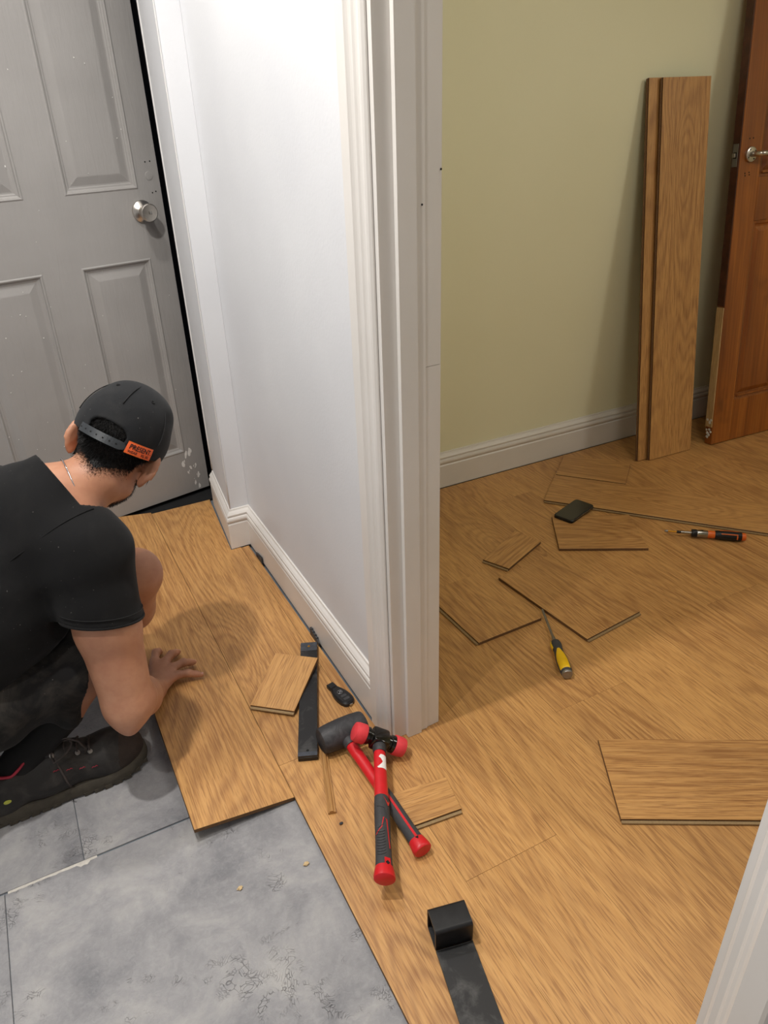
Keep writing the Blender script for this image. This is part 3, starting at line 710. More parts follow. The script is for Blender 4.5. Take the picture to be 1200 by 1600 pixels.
def patch_on(name, prof, th0, th1, mat, parent, lift=.0008, n=10, x_lo=None, x_hi=None, taper=None, thick=.0012):
    """raised band on a lathed handle between two angles (0 = +y, 90 = up)"""
    P = [(x, r_) for x, r_ in prof if (x_lo is None or x >= x_lo) and (x_hi is None or x <= x_hi)]
    V = []; Fc = []; m = n + 1
    for q, (x, r_) in enumerate(P):
        t0, t1 = (th0, th1) if taper is None else taper(q / (len(P) - 1))
        for i in range(m):
            a = math.radians(t0 + (t1 - t0) * i / n); rr = r_ + (lift if 0 < i < n else -.0005)
            if q in (0, len(P) - 1): rr = r_ - .0005 if thick else rr
            V.append((x, rr * math.cos(a), rr * math.sin(a)))
    for q in range(len(P) - 1):
        for i in range(n): Fc.append((q * m + i, q * m + i + 1, (q + 1) * m + i + 1, (q + 1) * m + i))
    return mk(name, V, Fc, mat, parent, smooth=True)
def dens(prof, n=30):
    xs = np.linspace(prof[0][0], prof[-1][0], n); return list(zip(xs, np.interp(xs, [p[0] for p in prof], [p[1] for p in prof])))
hd_ = dens(hp, 40); x0_ = hp[0][0]; LH = hp[-1][0] - x0_
patch_on('yellow_grip', hd_, 20, 175, M['yellow'], sd, .0012, 12, x0_ + LH * .30, x0_ + LH * .97, taper=lambda q: (98 - 55 * math.sin(math.pi * min(1, q * 1.5 + .12) / 2), 98 + 70 * math.sin(math.pi * min(1, q * 1.5 + .12) / 2)))
patch_on('yellow_grip', hd_, 200, 330, M['yellow'], sd, .0012, 10, x0_ + LH * .01, x0_ + LH * .5)
patch_on('yellow_grip', hd_, 150, 215, M['yellow'], sd, .0010, 8, x0_ + LH * .0, x0_ + LH * .26)
lathe_obj('end_cap', [(hp[-1][0] - .001, .0138), (hp[-1][0] + .004, .0135), (hp[-1][0] + .006, .0125)], M['dull_steel'], sd, 24)

# orange bit driver
a_, b_ = Vector((1.788, 1.499)), Vector((1.984, 1.337)); dv_ = b_ - a_; q_ = dv_.length / .262
bd = empty('bit_driver', (a_.x, a_.y, .0165), math.atan2(dv_.y, dv_.x)); tag(bd, 'orange and black bit driver with silver collar on room floor', 'screwdriver')
def qs(pr): return [(x * q_, r_) for x, r_ in pr]
lathe_obj('bit', qs([(0, .0012), (.004, .004), (.011, .004), (.012, .0028)]), M['dull_steel'], bd, 12)
lathe_obj('bit_shank', qs([(.012, .0026), (.040, .0026)]), M['brass'], bd, 12)
lathe_obj('bit_sleeve', qs([(.040, .0044), (.054, .0044)]), M['bar'], bd, 14)
lathe_obj('shaft', qs([(.054, .005), (.088, .0054)]), M['chrome'], bd, 16)
lathe_obj('ratchet_ring', qs([(.088, .0118), (.090, .0132), (.104, .0132), (.106, .012)]), M['bar'], bd, 24)
cl = lathe_obj('collar', qs([(.106, .0122), (.110, .0128), (.128, .0128), (.140, .0118)]), M['chrome'], bd, 26)
lathe_obj('dial_mark', [(0, .004), (.0006, .0038)], M['bar'], cl, 14, 'Z', off=(.121 * q_, 0, .0126))
lathe_obj('orange_ring', qs([(.140, .0118), (.144, .0124), (.160, .0124), (.163, .012)]), M['orange'], bd, 24)
gp = qs([(.163, .0128), (.168, .0148), (.190, .0158), (.220, .0160), (.240, .0152), (.248, .0142)])
lathe_obj('grip', gp, M['bar'], bd, 28)
gd = dens(gp, 30)
patch_on('orange_inlay', gd, 62, 78, M['orange'], bd, .0009, 4, gp[1][0] + .004, gp[-1][0] - .004)
patch_on('orange_inlay', gd, 128, 142, M['orange'], bd, .0009, 4, gp[1][0] + .010, gp[-1][0] - .010)
patch_on('orange_inlay', gd, 142, 205, M['orange'], bd, .0009, 8, gp[1][0] + .010, gp[1][0] + .016)
patch_on('orange_inlay', gd, 142, 205, M['orange'], bd, .0009, 8, gp[-1][0] - .018, gp[-1][0] - .011)
lathe_obj('end_cap', qs([(.248, .0125), (.250, .013), (.260, .0125), (.262, .0105)]), M['orange'], bd, 24)

# ------------------------------------------------------------------ mallets
def mallet_handle(root, prof_red, prof_grip, prof_cap, sy=1.0, sz=.86):
    r1 = lathe_obj('handle', prof_red, M['red'], root, 28, sy=sy, sz=sz)
    gpn = lathe_obj('grip', prof_grip, M['grip'], root, 32, sy=sy, sz=sz)
    cp = lathe_obj('end_cap', prof_cap, M['red'], root, 32, sy=sy, sz=sz)
    return r1, gpn, cp
def surf_strip(name, prof, poly_fn, mat, parent, lift, sy, sz):
    """narrow raised strip: poly_fn(q)-> (x, theta_deg, halfwidth_deg)"""
    xs = [p[0] for p in prof]; rs = [p[1] for p in prof]; V = []; Fc = []; N = 24
    for i in range(N + 1):
        x, th, hw = poly_fn(i / N); r_ = float(np.interp(x, xs, rs))
        for k, (dt, l) in enumerate(((-hw, -.0006), (-hw, lift), (hw, lift), (hw, -.0006))):
            a = math.radians(th + dt); V.append((x, (r_ + l) * math.cos(a) * sy, (r_ + l) * math.sin(a) * sz))
    for i in range(N):
        for k in range(3): Fc.append((i * 4 + k, i * 4 + k + 1, i * 4 + 5 + k, i * 4 + 4 + k))
    Fc += [(0, 1, 2, 3), tuple(N * 4 + k for k in range(4))]
    return mk(name, V, Fc, mat, parent)
# rubber mallet
p1, p2 = Vector((.456, 1.182)), Vector((.470, .831)); dv_ = p2 - p1; L1 = dv_.length
m1 = empty('rubber_mallet', (p1.x, p1.y, .0335), math.atan2(dv_.y, dv_.x), math.radians(2.3)); tag(m1, 'mallet with large black rubber head and red handle, lying underneath', 'mallet')
rt = math.radians(5)
hb = lathe_obj('head', [(-.0575, .024), (-.0555, .0285), (-.050, .0310), (-.025, .0332), (0, .0338), (.025, .0332), (.050, .0310), (.0555, .0285), (.0575, .024)], M['rubber'], m1, 36, 'Y')
lathe_obj('collar', [(.026, .0165), (.033, .0168), (.043, .0150), (.046, .0138)], M['rubber'], m1, 24)
k = L1 / .345
rp = [(.040, .0125), (.055, .0138), (.075, .0140), (.080, .0132), (.13, .0128), (.170 * k, .0130), (.190 * k, .0138)]
gp = [(.186 * k, .0138), (.20 * k, .0152), (.24 * k, .0150), (.29 * k, .0146), (.315 * k, .0156), (.322 * k, .0162)]
cpf = [(.318 * k, .0165), (.326 * k, .0182), (.338 * k, .0200), (.343 * k, .0196), (.345 * k, .0175)]
_, g1, c1 = mallet_handle(m1, rp, gp, cpf)
surf_strip('red_stripe', gp, lambda q: (.19 * k + q * (.130 * k), 90, 9 if q > .1 else 22 - 130 * q), M['red'], m1, .0008, 1, .86)
V, Fc = lathe([(-.0005, .0035), (.0012, .0042)], 3, 'Z', off=(.322 * k, 0, .0148)); mk('hang_hole', V, Fc, M['dark_hole'], c1)
# soft-face mallet
p1, p2 = Vector((.512, 1.104)), Vector((.364, .790)); dv_ = p2 - p1; L2 = dv_.length
m2 = empty('soft_face_mallet', (p1.x, p1.y, .0528), math.atan2(dv_.y, dv_.x), math.radians(-.3), math.radians(-29)); tag(m2, 'double-faced mallet with red tips and torn white label, lying on top', 'mallet')
bm = bmesh.new(); bm_box(bm, (-.021, -.021, -.018), (.021, .021, .019), .006); o = bm_obj('head', bm, M['gloss_black'], m2); sm_angle(o, 30)
for s in (-1, 1):
    lathe_obj('neck', [(s * .018, .0175), (s * .026, .0175), (s * .028, .0200), (s * .036, .0200), (s * .038, .017)], M['gloss_black'], m2, 28, 'Y')
    lathe_obj('face_tip', [(s * .036, .0215), (s * .038, .0228), (s * .056, .0222), (s * .062, .0205), (s * .064, .0165)], M['red_rubber'], m2, 30, 'Y')
lathe_obj('collar', [(.018, .0150), (.030, .0155), (.036, .0142), (.040, .0132)], M['rubber'], m2, 24)
k = L2 / .345
rp = [(.036, .0128), (.05, .0138), (.085, .0138), (.10, .0142), (.15 * k, .0150), (.172 * k, .0150)]
gp = [(.160 * k, .0150), (.175 * k, .0160), (.205 * k, .0163), (.26 * k, .0158), (.305 * k, .0164), (.322 * k, .0176)]
cpf = [(.320 * k, .0178), (.327 * k, .0195), (.338 * k, .0215), (.343 * k, .0210), (.345 * k, .018)]
_, g2, c2 = mallet_handle(m2, rp, gp, cpf)
def seg(a, b): return lambda q: (a[0] * k + (b[0] - a[0]) * k * q, a[1] + (b[1] - a[1]) * q, 3.2)
zz_ = [((.255, 170), (.240, 120)), ((.240, 120), (.218, 105)), ((.218, 105), (.222, 82)), ((.222, 82), (.285, 62))]
for a, b in zz_: surf_strip('red_line', gp, seg(a, b), M['red'], m2, .0007, 1, .86)
surf_strip('red_tongue', gp, lambda q: ((.166 + .020 * q) * k, 60, 40 - 38 * q), M['red'], m2, .0008, 1, .86)
for i in range(9):
    xx = (.248 + .0062 * i) * k
    surf_strip('grip_rib', gp, lambda q, xx=xx: (xx + .004 * math.sin(q * 3.1), 100 + 62 * q, 2.0), M['grip'], m2, .0014, 1, .86)
for a, b in (((.19, 150), (.195, 95)), ((.195, 95), (.212, 88)), ((.212, 88), (.235, 112)), ((.235, 112), (.242, 150))):
    surf_strip('grip_rib', gp, seg(a, b), M['grip'], m2, .0012, 1, .86)
# torn label: ragged patch round the shaft
rows_ = 10; V = []; Fc = []
for i in range(rows_ + 1):
    x = .054 + .038 * i / rows_
    t0 = 42 + random.uniform(-3, 3); t1 = {0: 104, 1: 122, 2: 126, 3: 108, 4: 98, 5: 92, 6: 96, 7: 108, 8: 118, 9: 138, 10: 134}[i] + random.uniform(-4, 4)
    for j in range(7):
        a = math.radians(t0 + (t1 - t0) * j / 6); V.append((x, .01415 * math.cos(a), .01415 * .88 * math.sin(a)))
for i in range(rows_):
    for j in range(6): Fc.append((i * 7 + j, i * 7 + j + 1, i * 7 + j + 8, i * 7 + j + 7))
o = mk('torn_label', V, Fc, M['label'], m2); o['label'] = 'torn white paper label'
V, Fc = lathe([(-.0005, .0038), (.0012, .0046)], 4, 'Z', off=(.318 * k, 0, .0146)); mk('hang_hole', V, Fc, M['dark_hole'], c2)
surf_strip('cap_tab', gp, lambda q: ((.307 + .016 * q) * k, 90, 20), M['red'], m2, .0012, 1, .86)

# ------------------------------------------------------------------ pull bars, beading, spacers
# flat pull bar by the skirting
p1, p2 = Vector((.518, 1.545)), Vector((.362, 1.171)); dv_ = p2 - p1; LB = dv_.length
pb = empty('pull_bar', (p1.x, p1.y, 0), math.atan2(dv_.y, dv_.x)); tag(pb, 'flat black steel pull bar lying beside the car key', 'pull bar')
ZB = .0165; BW = .0225
box('flat_bar', (.034, -BW, ZB - .005), (LB, BW, ZB), M['bar_dusty'], pb, .0008)
box('end_hook', (LB - .005, -BW, .0006), (LB + .0005, BW, ZB - .0052), M['bar'], pb, .0008)
o = box('end_plate', (0, -BW, ZB - .0045), (.0338, BW, ZB + .0006), M['bar_worn'], pb, .0008)
lathe_obj('rivet', [(0, .0036), (.0007, .0034), (.0010, .002)], M['brass'], o, 14, 'Z', off=(.017, 0, ZB + .0006))
box('end_hook', (.0, -BW, .0006), (.005, BW, ZB - .0047), M['bar'], pb, .0008)
lathe_obj('bolt_hole', [(0, .0034), (.0003, .0034)], M['dark_hole'], pb, 14, 'Z', off=(LB - .016, 0, ZB))
box('worn_end', (LB - .012, -BW + .0004, ZB + .0001), (LB - .0004, BW - .0004, ZB + .0004), M['bar_worn'], pb)
# offcut resting across it
ti = Matrix.Rotation(math.radians(-7.0), 4, Vector((-.65, .76, 0)))
loose('laminate_offcut', [(.418, 1.528), (.508, 1.452), (.388, 1.320), (.300, 1.396)], ang((.300, 1.396), (.418, 1.528)), z=.0155, label='oak laminate offcut resting on the flat black pull bar', tongues=(2,), group='loose laminate pieces', tilt=ti)
# foreground pull bar with folded box end
ubar = Vector((-.028, -.128)).normalized(); ang2 = math.atan2(ubar.y, ubar.x)
fb = empty('pull_bar', (.4290, .650, 0), ang2); tag(fb, 'large black steel pull bar with folded box end in the foreground', 'pull bar')
HB = .0345; tk = .0055; bh = .054; bl = .050
box('flat_bar', (-.001, -HB, .0006), (.34, HB, .0006 + tk), M['bar_dusty'], fb, .0008)
# folded loop: outer/inner rounded rectangle in the local xz plane
def loop_profile(x0, x1, z0, z1, r_, n=5):
    out = []
    for (cx, cz, a0) in ((x1 - r_, z1 - r_, 0), (x0 + r_, z1 - r_, 90), (x0 + r_, z0 + r_, 180), (x1 - r_, z0 + r_, 270)):
        for i in range(n + 1):
            a = math.radians(a0 + 90 * i / n); out.append((cx + r_ * math.cos(a), cz + r_ * math.sin(a)))
    return out
ou = loop_profile(-bl, -.0012, .0006, bh, .007); inn = loop_profile(-bl + .0045, -.0057, .0051, bh - .0045, .0035)
V = []; Fc = []; n = len(ou)
for y in (-HB, HB):
    V += [(x, y, z) for x, z in ou] + [(x, y, z) for x, z in inn]
for i in range(n):
    j = (i + 1) % n
    Fc += [(i, j, 2 * n + j, 2 * n + i), (n + i, 3 * n + i, 3 * n + j, n + j), (i, n + i, n + j, j), (2 * n + i, 2 * n + j, 3 * n + j, 3 * n + i)]
sm_angle(mk('folded_end', V, Fc, M['bar'], fb), 35)
V, Fc = tube_vf([(.0015, y, .0066) for y in np.linspace(-HB + .002, HB - .002, 8)], .0016, 8); mk('weld_bead', V, Fc, M['bar'], fb, smooth=True)
# thin beading strip
p1, p2 = Vector((.409, 1.196)), Vector((.352, 1.012)); dv_ = p2 - p1; LBd = dv_.length
prof = [(-.0085, 0), (.0085, 0), (.0085, .004), (.0055, .005), (.005, .008), (.001, .0095), (-.003, .0085), (-.0045, .0055), (-.0085, .005)]
V = [(y, x, z) for x in (0, LBd) for (y, z) in prof]; n = len(prof)
Fc = [(i, (i + 1) % n, n + (i + 1) % n, n + i) for i in range(n)] + [tuple(range(n)), tuple(range(2 * n - 1, n - 1, -1))]
o = mk('beading_strip', V, Fc, M['beading']); o.matrix_basis = Matrix.Translation((p1.x, p1.y, .0006)) @ Matrix.Rotation(math.atan2(dv_.y, dv_.x) - math.pi / 2, 4, 'Z')
tag(o, 'thin oak beading strip sticking out below the black mallet head', 'beading')
# expansion wedges between skirting and planks
def wedge(loc, rz, label):
    e = empty('spacer_wedge', loc, rz); tag(e, label, 'spacer', 'floor spacer wedges')
    V = [(-.032, 0, -.010), (.032, 0, -.010), (.032, 0, .010), (-.032, 0, .022), (-.032, .006, -.010), (.032, .003, -.010), (.032, .003, .010), (-.032, .006, .022)]
    mk('body', V, [(0, 1, 2, 3), (4, 5, 6, 7), (0, 1, 5, 4), (1, 2, 6, 5), (2, 3, 7, 6), (3, 0, 4, 7)], M['spacer'], e)
    for i in range(4): box('ridge', (-.026 + i * .012, .0, .0225 - .0022 * i - .004), (-.0215 + i * .012, .0066, .0225 - .0022 * i - .0005), M['spacer'], e)
wedge((.5478, 2.045, .0), math.radians(90), 'dark plastic spacer wedge at skirting, nearer the boxed corner')
wedge((.5478, 1.565, .002), math.radians(-90), 'dark plastic spacer wedge at skirting, behind the flat pull bar')
bpy.data.objects['spacer_wedge.001'].location.x = .5420
# crumbs
def crumb(loc, r_, mat, label):
    bm = bmesh.new(); bmesh.ops.create_icosphere(bm, subdivisions=2, radius=r_)
    for v in bm.verts: v.co = Vector((v.co.x * 1.3, v.co.y * .9, v.co.z * .55)) * random.uniform(.75, 1.2)
    o = bm_obj('wood_chip', bm, mat); o.location = loc; tag(o, label, 'chip')
crumb((.261, .936, ZT + .003), .005, M['crumb'], 'pale crumbly wood chip on the grey tile near plank edge')
crumb((.128, .949, ZT + .0026), .0046, M['crumb'], 'rounded wood chip on the grey tile, further left')
crumb((.359, .981, .0022), .0035, M['spacer'], 'small dark chip on the plank below the beading strip')

# ------------------------------------------------------------------ person: signed-distance modelling
class Field:
    def __init__(s, lo, hi, h):
        s.lo = np.array(lo, np.float32); s.h = h
        s.n = np.ceil((np.array(hi) - np.array(lo)) / h).astype(int) + 1
        s.v = np.full(tuple(s.n), 1.0, np.float32)
        s.ax = [s.lo[i] + h * np.arange(s.n[i], dtype=np.float32) for i in range(3)]
    def block(s, lo, hi):
        sl = []
        for i in range(3):
            a = max(0, int((lo[i] - s.lo[i]) / s.h)); b = min(s.n[i], int((hi[i] - s.lo[i]) / s.h) + 2)
            sl.append(slice(a, max(a, b)))
        sl = tuple(sl)
        X, Y, Z = np.meshgrid(s.ax[0][sl[0]], s.ax[1][sl[1]], s.ax[2][sl[2]], indexing='ij')
        return sl, X, Y, Z
    def comb(s, sl, d, k, sub=False):
        v = s.v[sl]
        if sub:
            d = -d
            if k > 0: hh = np.clip(.5 - .5 * (v - d) / k, 0, 1); s.v[sl] = v * (1 - hh) + d * hh + k * hh * (1 - hh)
            else: s.v[sl] = np.maximum(v, d)
        elif k > 0:
            hh = np.clip(.5 + .5 * (v - d) / k, 0, 1); s.v[sl] = v * (1 - hh) + d * hh - k * hh * (1 - hh)
        else: s.v[sl] = np.minimum(v, d)
    def cone(s, a, b, ra, rb, k=.01, sub=False, sq=None):
        a = np.array(a, np.float32); b = np.array(b, np.float32); R_ = max(ra, rb) + k + .03
        sl, X, Y, Z = s.block(np.minimum(a, b) - R_, np.maximum(a, b) + R_)
        if X.size == 0: return
        ab = b - a; L2_ = float(ab @ ab) + 1e-9
        px, py, pz = X - a[0], Y - a[1], Z - a[2]
        t_ = np.clip((px * ab[0] + py * ab[1] + pz * ab[2]) / L2_, 0, 1)
        qx, qy, qz = px - t_ * ab[0], py - t_ * ab[1], pz - t_ * ab[2]
        if sq is not None:   # flatten along a direction: sq=(dir, factor)
            dn = np.array(sq[0], np.float32); dn = dn / np.linalg.norm(dn); c = qx * dn[0] + qy * dn[1] + qz * dn[2]; f_ = (1 / sq[1] - 1)
            qx, qy, qz = qx + dn[0] * c * f_, qy + dn[1] * c * f_, qz + dn[2] * c * f_
            d = (np.sqrt(qx * qx + qy * qy + qz * qz) - (ra + (rb - ra) * t_)) * min(1, sq[1] * 1.1)
        else: d = np.sqrt(qx * qx + qy * qy + qz * qz) - (ra + (rb - ra) * t_)
        s.comb(sl, d, k, sub)
    def chain(s, pts, rs, k=.01, sub=False):
        for i in range(len(pts) - 1): s.cone(pts[i], pts[i + 1], rs[i], rs[i + 1], k, sub)
    def ell(s, c, r_, Mx=None, k=.01, sub=False):
        c = np.array(c, np.float32); R_ = max(r_) + k + .03
        sl, X, Y, Z = s.block(c - R_, c + R_)
        if X.size == 0: return
        P = np.stack([X - c[0], Y - c[1], Z - c[2]], -1)
        if Mx is not None: P = P @ np.array(Mx, np.float32)
        r_ = np.array(r_, np.float32); k0 = np.linalg.norm(P / r_, axis=-1); k1 = np.linalg.norm(P / r_ ** 2, axis=-1) + 1e-6
        s.comb(sl, k0 * (k0 - 1) / k1, k, sub)
    def cut(s, p, nrm, k=0.0):
        """remove everything on the side the normal points to"""
        sl, X, Y, Z = s.block(s.lo, s.lo + s.h * s.n); nrm = np.array(nrm, float); nrm = nrm / np.linalg.norm(nrm)
        s.comb(sl, -((X - p[0]) * nrm[0] + (Y - p[1]) * nrm[1] + (Z - p[2]) * nrm[2]), k, True)
    def cut_local(s, p, nrm, rad, k=0.0):
        """plane cut limited to a ball round p"""
        p = np.array(p); sl, X, Y, Z = s.block(p - rad, p + rad); nrm = np.array(nrm, float); nrm = nrm / np.linalg.norm(nrm)
        pl_ = -((X - p[0]) * nrm[0] + (Y - p[1]) * nrm[1] + (Z - p[2]) * nrm[2])
        ball = np.sqrt((X - p[0]) ** 2 + (Y - p[1]) ** 2 + (Z - p[2]) ** 2) - rad
        s.comb(sl, np.maximum(pl_, ball), k, True)
    def folds(s, amp, comps):
        sl, X, Y, Z = s.block(s.lo, s.lo + s.h * s.n); acc = 0
        for (d, f, ph_, wf, wa) in comps:
            acc = acc + np.sin((X * d[0] + Y * d[1] + Z * d[2]) * f + ph_ + wa * np.sin((X * d[1] + Y * d[2] - Z * d[0]) * wf + ph_ * 2))
        s.v += (amp * acc / len(comps)).astype(np.float32)
    def mesh(s, name):
        v = s.v; sg = v < 0; nx, ny, nz = v.shape
        c = sg[:-1, :-1, :-1].astype(np.int8)
        for (i, j, k_) in ((1, 0, 0), (0, 1, 0), (0, 0, 1), (1, 1, 0), (1, 0, 1), (0, 1, 1), (1, 1, 1)):
            c = c + sg[i:nx - 1 + i, j:ny - 1 + j, k_:nz - 1 + k_]
        act = (c > 0) & (c < 8); idx = np.full(act.shape, -1, np.int64); I, J, K = np.nonzero(act); n = len(I); idx[I, J, K] = np.arange(n)
        acc = np.zeros((n, 3)); cnt = np.zeros(n)
        cor = [(0, 0, 0), (1, 0, 0), (0, 1, 0), (1, 1, 0), (0, 0, 1), (1, 0, 1), (0, 1, 1), (1, 1, 1)]
        vals = [v[I + a, J + b, K + d] for a, b, d in cor]
        for a in range(8):
            for ax in range(3):
                if cor[a][ax]: continue
                b = a | (1 << ax); va, vb = vals[a], vals[b]; cr = (va < 0) != (vb < 0)
                tt = np.where(cr, va / np.where(np.abs(va - vb) < 1e-12, 1, va - vb), 0)
                p = np.zeros((n, 3)); p += np.array(cor[a]); p[:, ax] += tt
                acc += p * cr[:, None]; cnt += cr
        P = (acc / np.maximum(cnt, 1)[:, None] + np.stack([I, J, K], 1)) * s.h + s.lo
        quads = []
        for ax in range(3):
            sa = [slice(None)] * 3; sb = [slice(None)] * 3; sa[ax] = slice(0, -1); sb[ax] = slice(1, None)
            ch = sg[tuple(sa)] != sg[tuple(sb)]; I, J, K = np.nonzero(ch); q = np.stack([I, J, K], 1)
            u, w_ = [(1, 2), (2, 0), (0, 1)][ax]
            ok = (q[:, u] > 0) & (q[:, w_] > 0) & (q[:, u] < v.shape[u] - 1) & (q[:, w_] < v.shape[w_] - 1); q = q[ok]
            eu = np.zeros(3, int); eu[u] = 1; ew = np.zeros(3, int); ew[w_] = 1
            f4 = [idx[tuple((q - o_).T)] for o_ in (eu * 0, eu, eu + ew, ew)]
            F4 = np.stack(f4, 1); ins = sg[tuple(q.T)]
            F4[~ins] = F4[~ins][:, ::-1]; quads.append(F4)
        Q = np.concatenate(quads); Q = Q[(Q >= 0).all(1)]
        me = bpy.data.meshes.new(name); me.vertices.add(len(P)); me.vertices.foreach_set('co', P.astype(np.float32).ravel())
        me.loops.add(Q.size); me.loops.foreach_set('vertex_index', Q.astype(np.int32).ravel())
        me.polygons.add(len(Q)); me.polygons.foreach_set('loop_start', np.arange(0, Q.size, 4, dtype=np.int32))
        me.polygons.foreach_set('loop_total', np.full(len(Q), 4, np.int32)); me.polygons.foreach_set('use_smooth', np.ones(len(Q), bool))
        me.update(calc_edges=True); me.validate()
        return me
person = empty('person', (-.15, 1.42, ZT)); tag(person, 'person in black t-shirt and black cap squatting to press a plank down', 'person')
# pose (world coordinates)
HC = np.array([.1370, 1.528, .6990])
def head_matrix(az, pitch, roll):
    a, b, c = (math.radians(x) for x in (az, pitch, roll))
    f0 = np.array([math.sin(a), math.cos(a), 0]); r0 = np.array([math.cos(a), -math.sin(a), 0]); u0 = np.array([0, 0, 1.])
    f_ = f0 * math.cos(b) - u0 * math.sin(b); u_ = u0 * math.cos(b) + f0 * math.sin(b)
    return np.array([r0 * math.cos(c) - u_ * math.sin(c), f_, u_ * math.cos(c) + r0 * math.sin(c)]).T
HM = head_matrix(15.5, 34.5, 34.0)  # columns right, forward, up
def H(r_, f, u): return HC + HM @ np.array([r_, f, u])
NECK = (.005, 1.465, .670); SR = (.026, 1.372, .560); ER = (.027, 1.285, .240); WR = (.096, 1.510, .060)
SLf = (-.130, 1.600, .600); EL = (-.03, 1.72, .42); WL = (.02, 1.66, .44)
PEL = (-.34, 1.45, .27); HR = (-.37, 1.37, .25); HL = (-.33, 1.54, .25); KR = (.022, 1.445, .295); KL = (.126, 1.640, .318)
AR = (-.212, 1.372, .105); AL = (-.090, 1.735, .105)
def build_body(lo, hi, h):
    f = Field(lo, hi, h)
    # trunk
    f.cone(PEL, (-.17, 1.46, .46), .125, .125, .03); f.cone((-.17, 1.46, .46), (-.05, 1.475, .585), .125, .105, .04)
    f.cone(SR, (-.01, 1.46, .63), .058, .07, .04); f.cone(SLf, (-.03, 1.49, .63), .058, .07, .04)
    f.cone((-.03, 1.47, .62), H(0, -.018, -.075), .066, .058, .03)
    # right arm
    f.cone(SR, (.027, 1.325, .41), .062, .062, .02); f.cone((.027, 1.325, .41), ER, .062, .051, .02)
    f.ell((.017, 1.266, .212), (.026, .030, .036), None, .018); f.ell((.062, 1.300, .234), (.024, .026, .026), None, .02)
    f.cone(ER, (.058, 1.38, .165), .047, .042, .02); f.cone((.058, 1.38, .165), WR, .045, .028, .02)
    # left arm (mostly hidden): hand rests on the left knee
    f.cone(SLf, EL, .055, .042, .02); f.cone(EL, WL, .040, .026, .015); f.cone(WL, (.05, 1.64, .41), .030, .028, .01)
    for d_ in (-.03, -.01, .01, .03): f.cone((.05 + d_ * .3, 1.64 + d_, .41), (.085 + d_ * .2, 1.63 + d_ * 1.2, .375), .010, .008, .004)
    f.cone((.03, 1.64, .42), (.04, 1.59, .40), .012, .009, .006)
    # legs
    f.cone(HR, KR, .070, .058, .02); f.ell(KR, (.060, .056, .058), None, .02); f.cone(KR, (-.11, 1.405, .18), .052, .048, .02); f.cone((-.11, 1.405, .18), AR, .045, .033, .02)
    f.cone(HL, KL, .070, .058, .02); f.ell((KL[0] + .002, KL[1], KL[2]), (.056, .056, .062), None, .02); f.cone(KL, (.098, 1.685, .20), .055, .060, .02); f.cone((.098, 1.685, .20), AL, .056, .038, .02)
    # head
    f.ell(H(0, -.012, .038), (.078, .100, .092), HM, .02); f.ell(H(0, .025, -.035), (.064, .075, .082), HM, .025)
    f.cone(H(.050, .010, -.070), H(.012, .078, -.104), .018, .020, .02); f.cone(H(-.050, .010, -.070), H(-.012, .078, -.104), .018, .020, .02)
    f.ell(H(0, .082, -.100), (.020, .018, .016), HM, .015)
    f.cone(H(0, .094, -.005), H(0, .116, -.040), .008, .013, .012); f.ell(H(.012, .104, -.044), (.009, .010, .007), HM, .008); f.ell(H(-.012, .104, -.044), (.009, .010, .007), HM, .008)
    f.cone(H(-.020, .095, -.068), H(.020, .095, -.068), .006, .006, .006); f.cone(H(-.017, .094, -.079), H(.017, .094, -.079), .007, .007, .006)
    for s_ in (-1, 1):
        f.ell(H(s_ * .032, .098, .002), (.016, .012, .012), HM, .012, True); f.ell(H(s_ * .032, .084, .001), (.0125, .0125, .0125), HM, .003)
        f.cone(H(s_ * .014, .098, .020), H(s_ * .048, .086, .020), .007, .007, .01)
        f.ell(H(s_ * .038, .078, -.030), (.022, .018, .016), HM, .02)
        # ear: rim, lobe, hollow
        ea = .62 if s_ > 0 else .30; er = HM @ np.array([[math.cos(ea), -s_ * math.sin(ea), 0], [s_ * math.sin(ea), math.cos(ea), 0], [0, 0, 1]])
        ec = H(s_ * .084, -.015 if s_ > 0 else -.004, -.015)
        f.ell(ec, (.0085, .021, .034), er, .006)
        f.ell(H(s_ * .080, -.007 if s_ > 0 else .003, -.042), (.007, .010, .013), er, .006)
        f.ell(ec + er @ np.array([s_ * .0085, .002, .003]), (.0075, .0125, .022), er, .003, True)
        f.ell(ec + er @ np.array([s_ * .004, .008, -.008]), (.006, .006, .008), er, .004)
        pts = [ec + er @ np.array([s_ * .0045, .019 * math.cos(a), .032 * math.sin(a)]) for a in np.linspace(-.6, 3.6, 12)]
        f.chain(pts, [.0042] * 12, .003)
        f.ell(ec + er @ np.array([-s_ * .012, -.016, 0]), (.007, .010, .026), er, .004, True)
    # right hand, palm on the plank
    ZP = .020
    f.cone(WR, (.118, 1.545, .046), .027, .026, .012, sq=((0, 0, 1), .72)); 
    kn = [((.163, 1.562, .041), .0120), ((.158, 1.592, .045), .0132), ((.145, 1.620, .047), .0138), ((.122, 1.637, .047), .0135)]
    for (kp, kr) in kn: f.cone((.108, 1.545, .045), kp, .022, kr, .010, sq=((0, 0, 1), .8))
    fg = [[(.163, 1.562, .040), (.190, 1.560, .037), (.207, 1.557, .029), (.221, 1.554, .0235)],
          [(.158, 1.592, .044), (.188, 1.600, .043), (.205, 1.606, .032), (.216, 1.610, .0255)],
          [(.145, 1.620, .046), (.168, 1.645, .046), (.181, 1.660, .035), (.189, 1.670, .0275)],
          [(.122, 1.637, .046), (.133, 1.668, .049), (.141, 1.684, .038), (.146, 1.691, .029)]]
    rad = [[.0105, .0090, .0082, .0066], [.0115, .0100, .0090, .0074], [.0118, .0103, .0093, .0076], [.0116, .0102, .0092, .0076]]
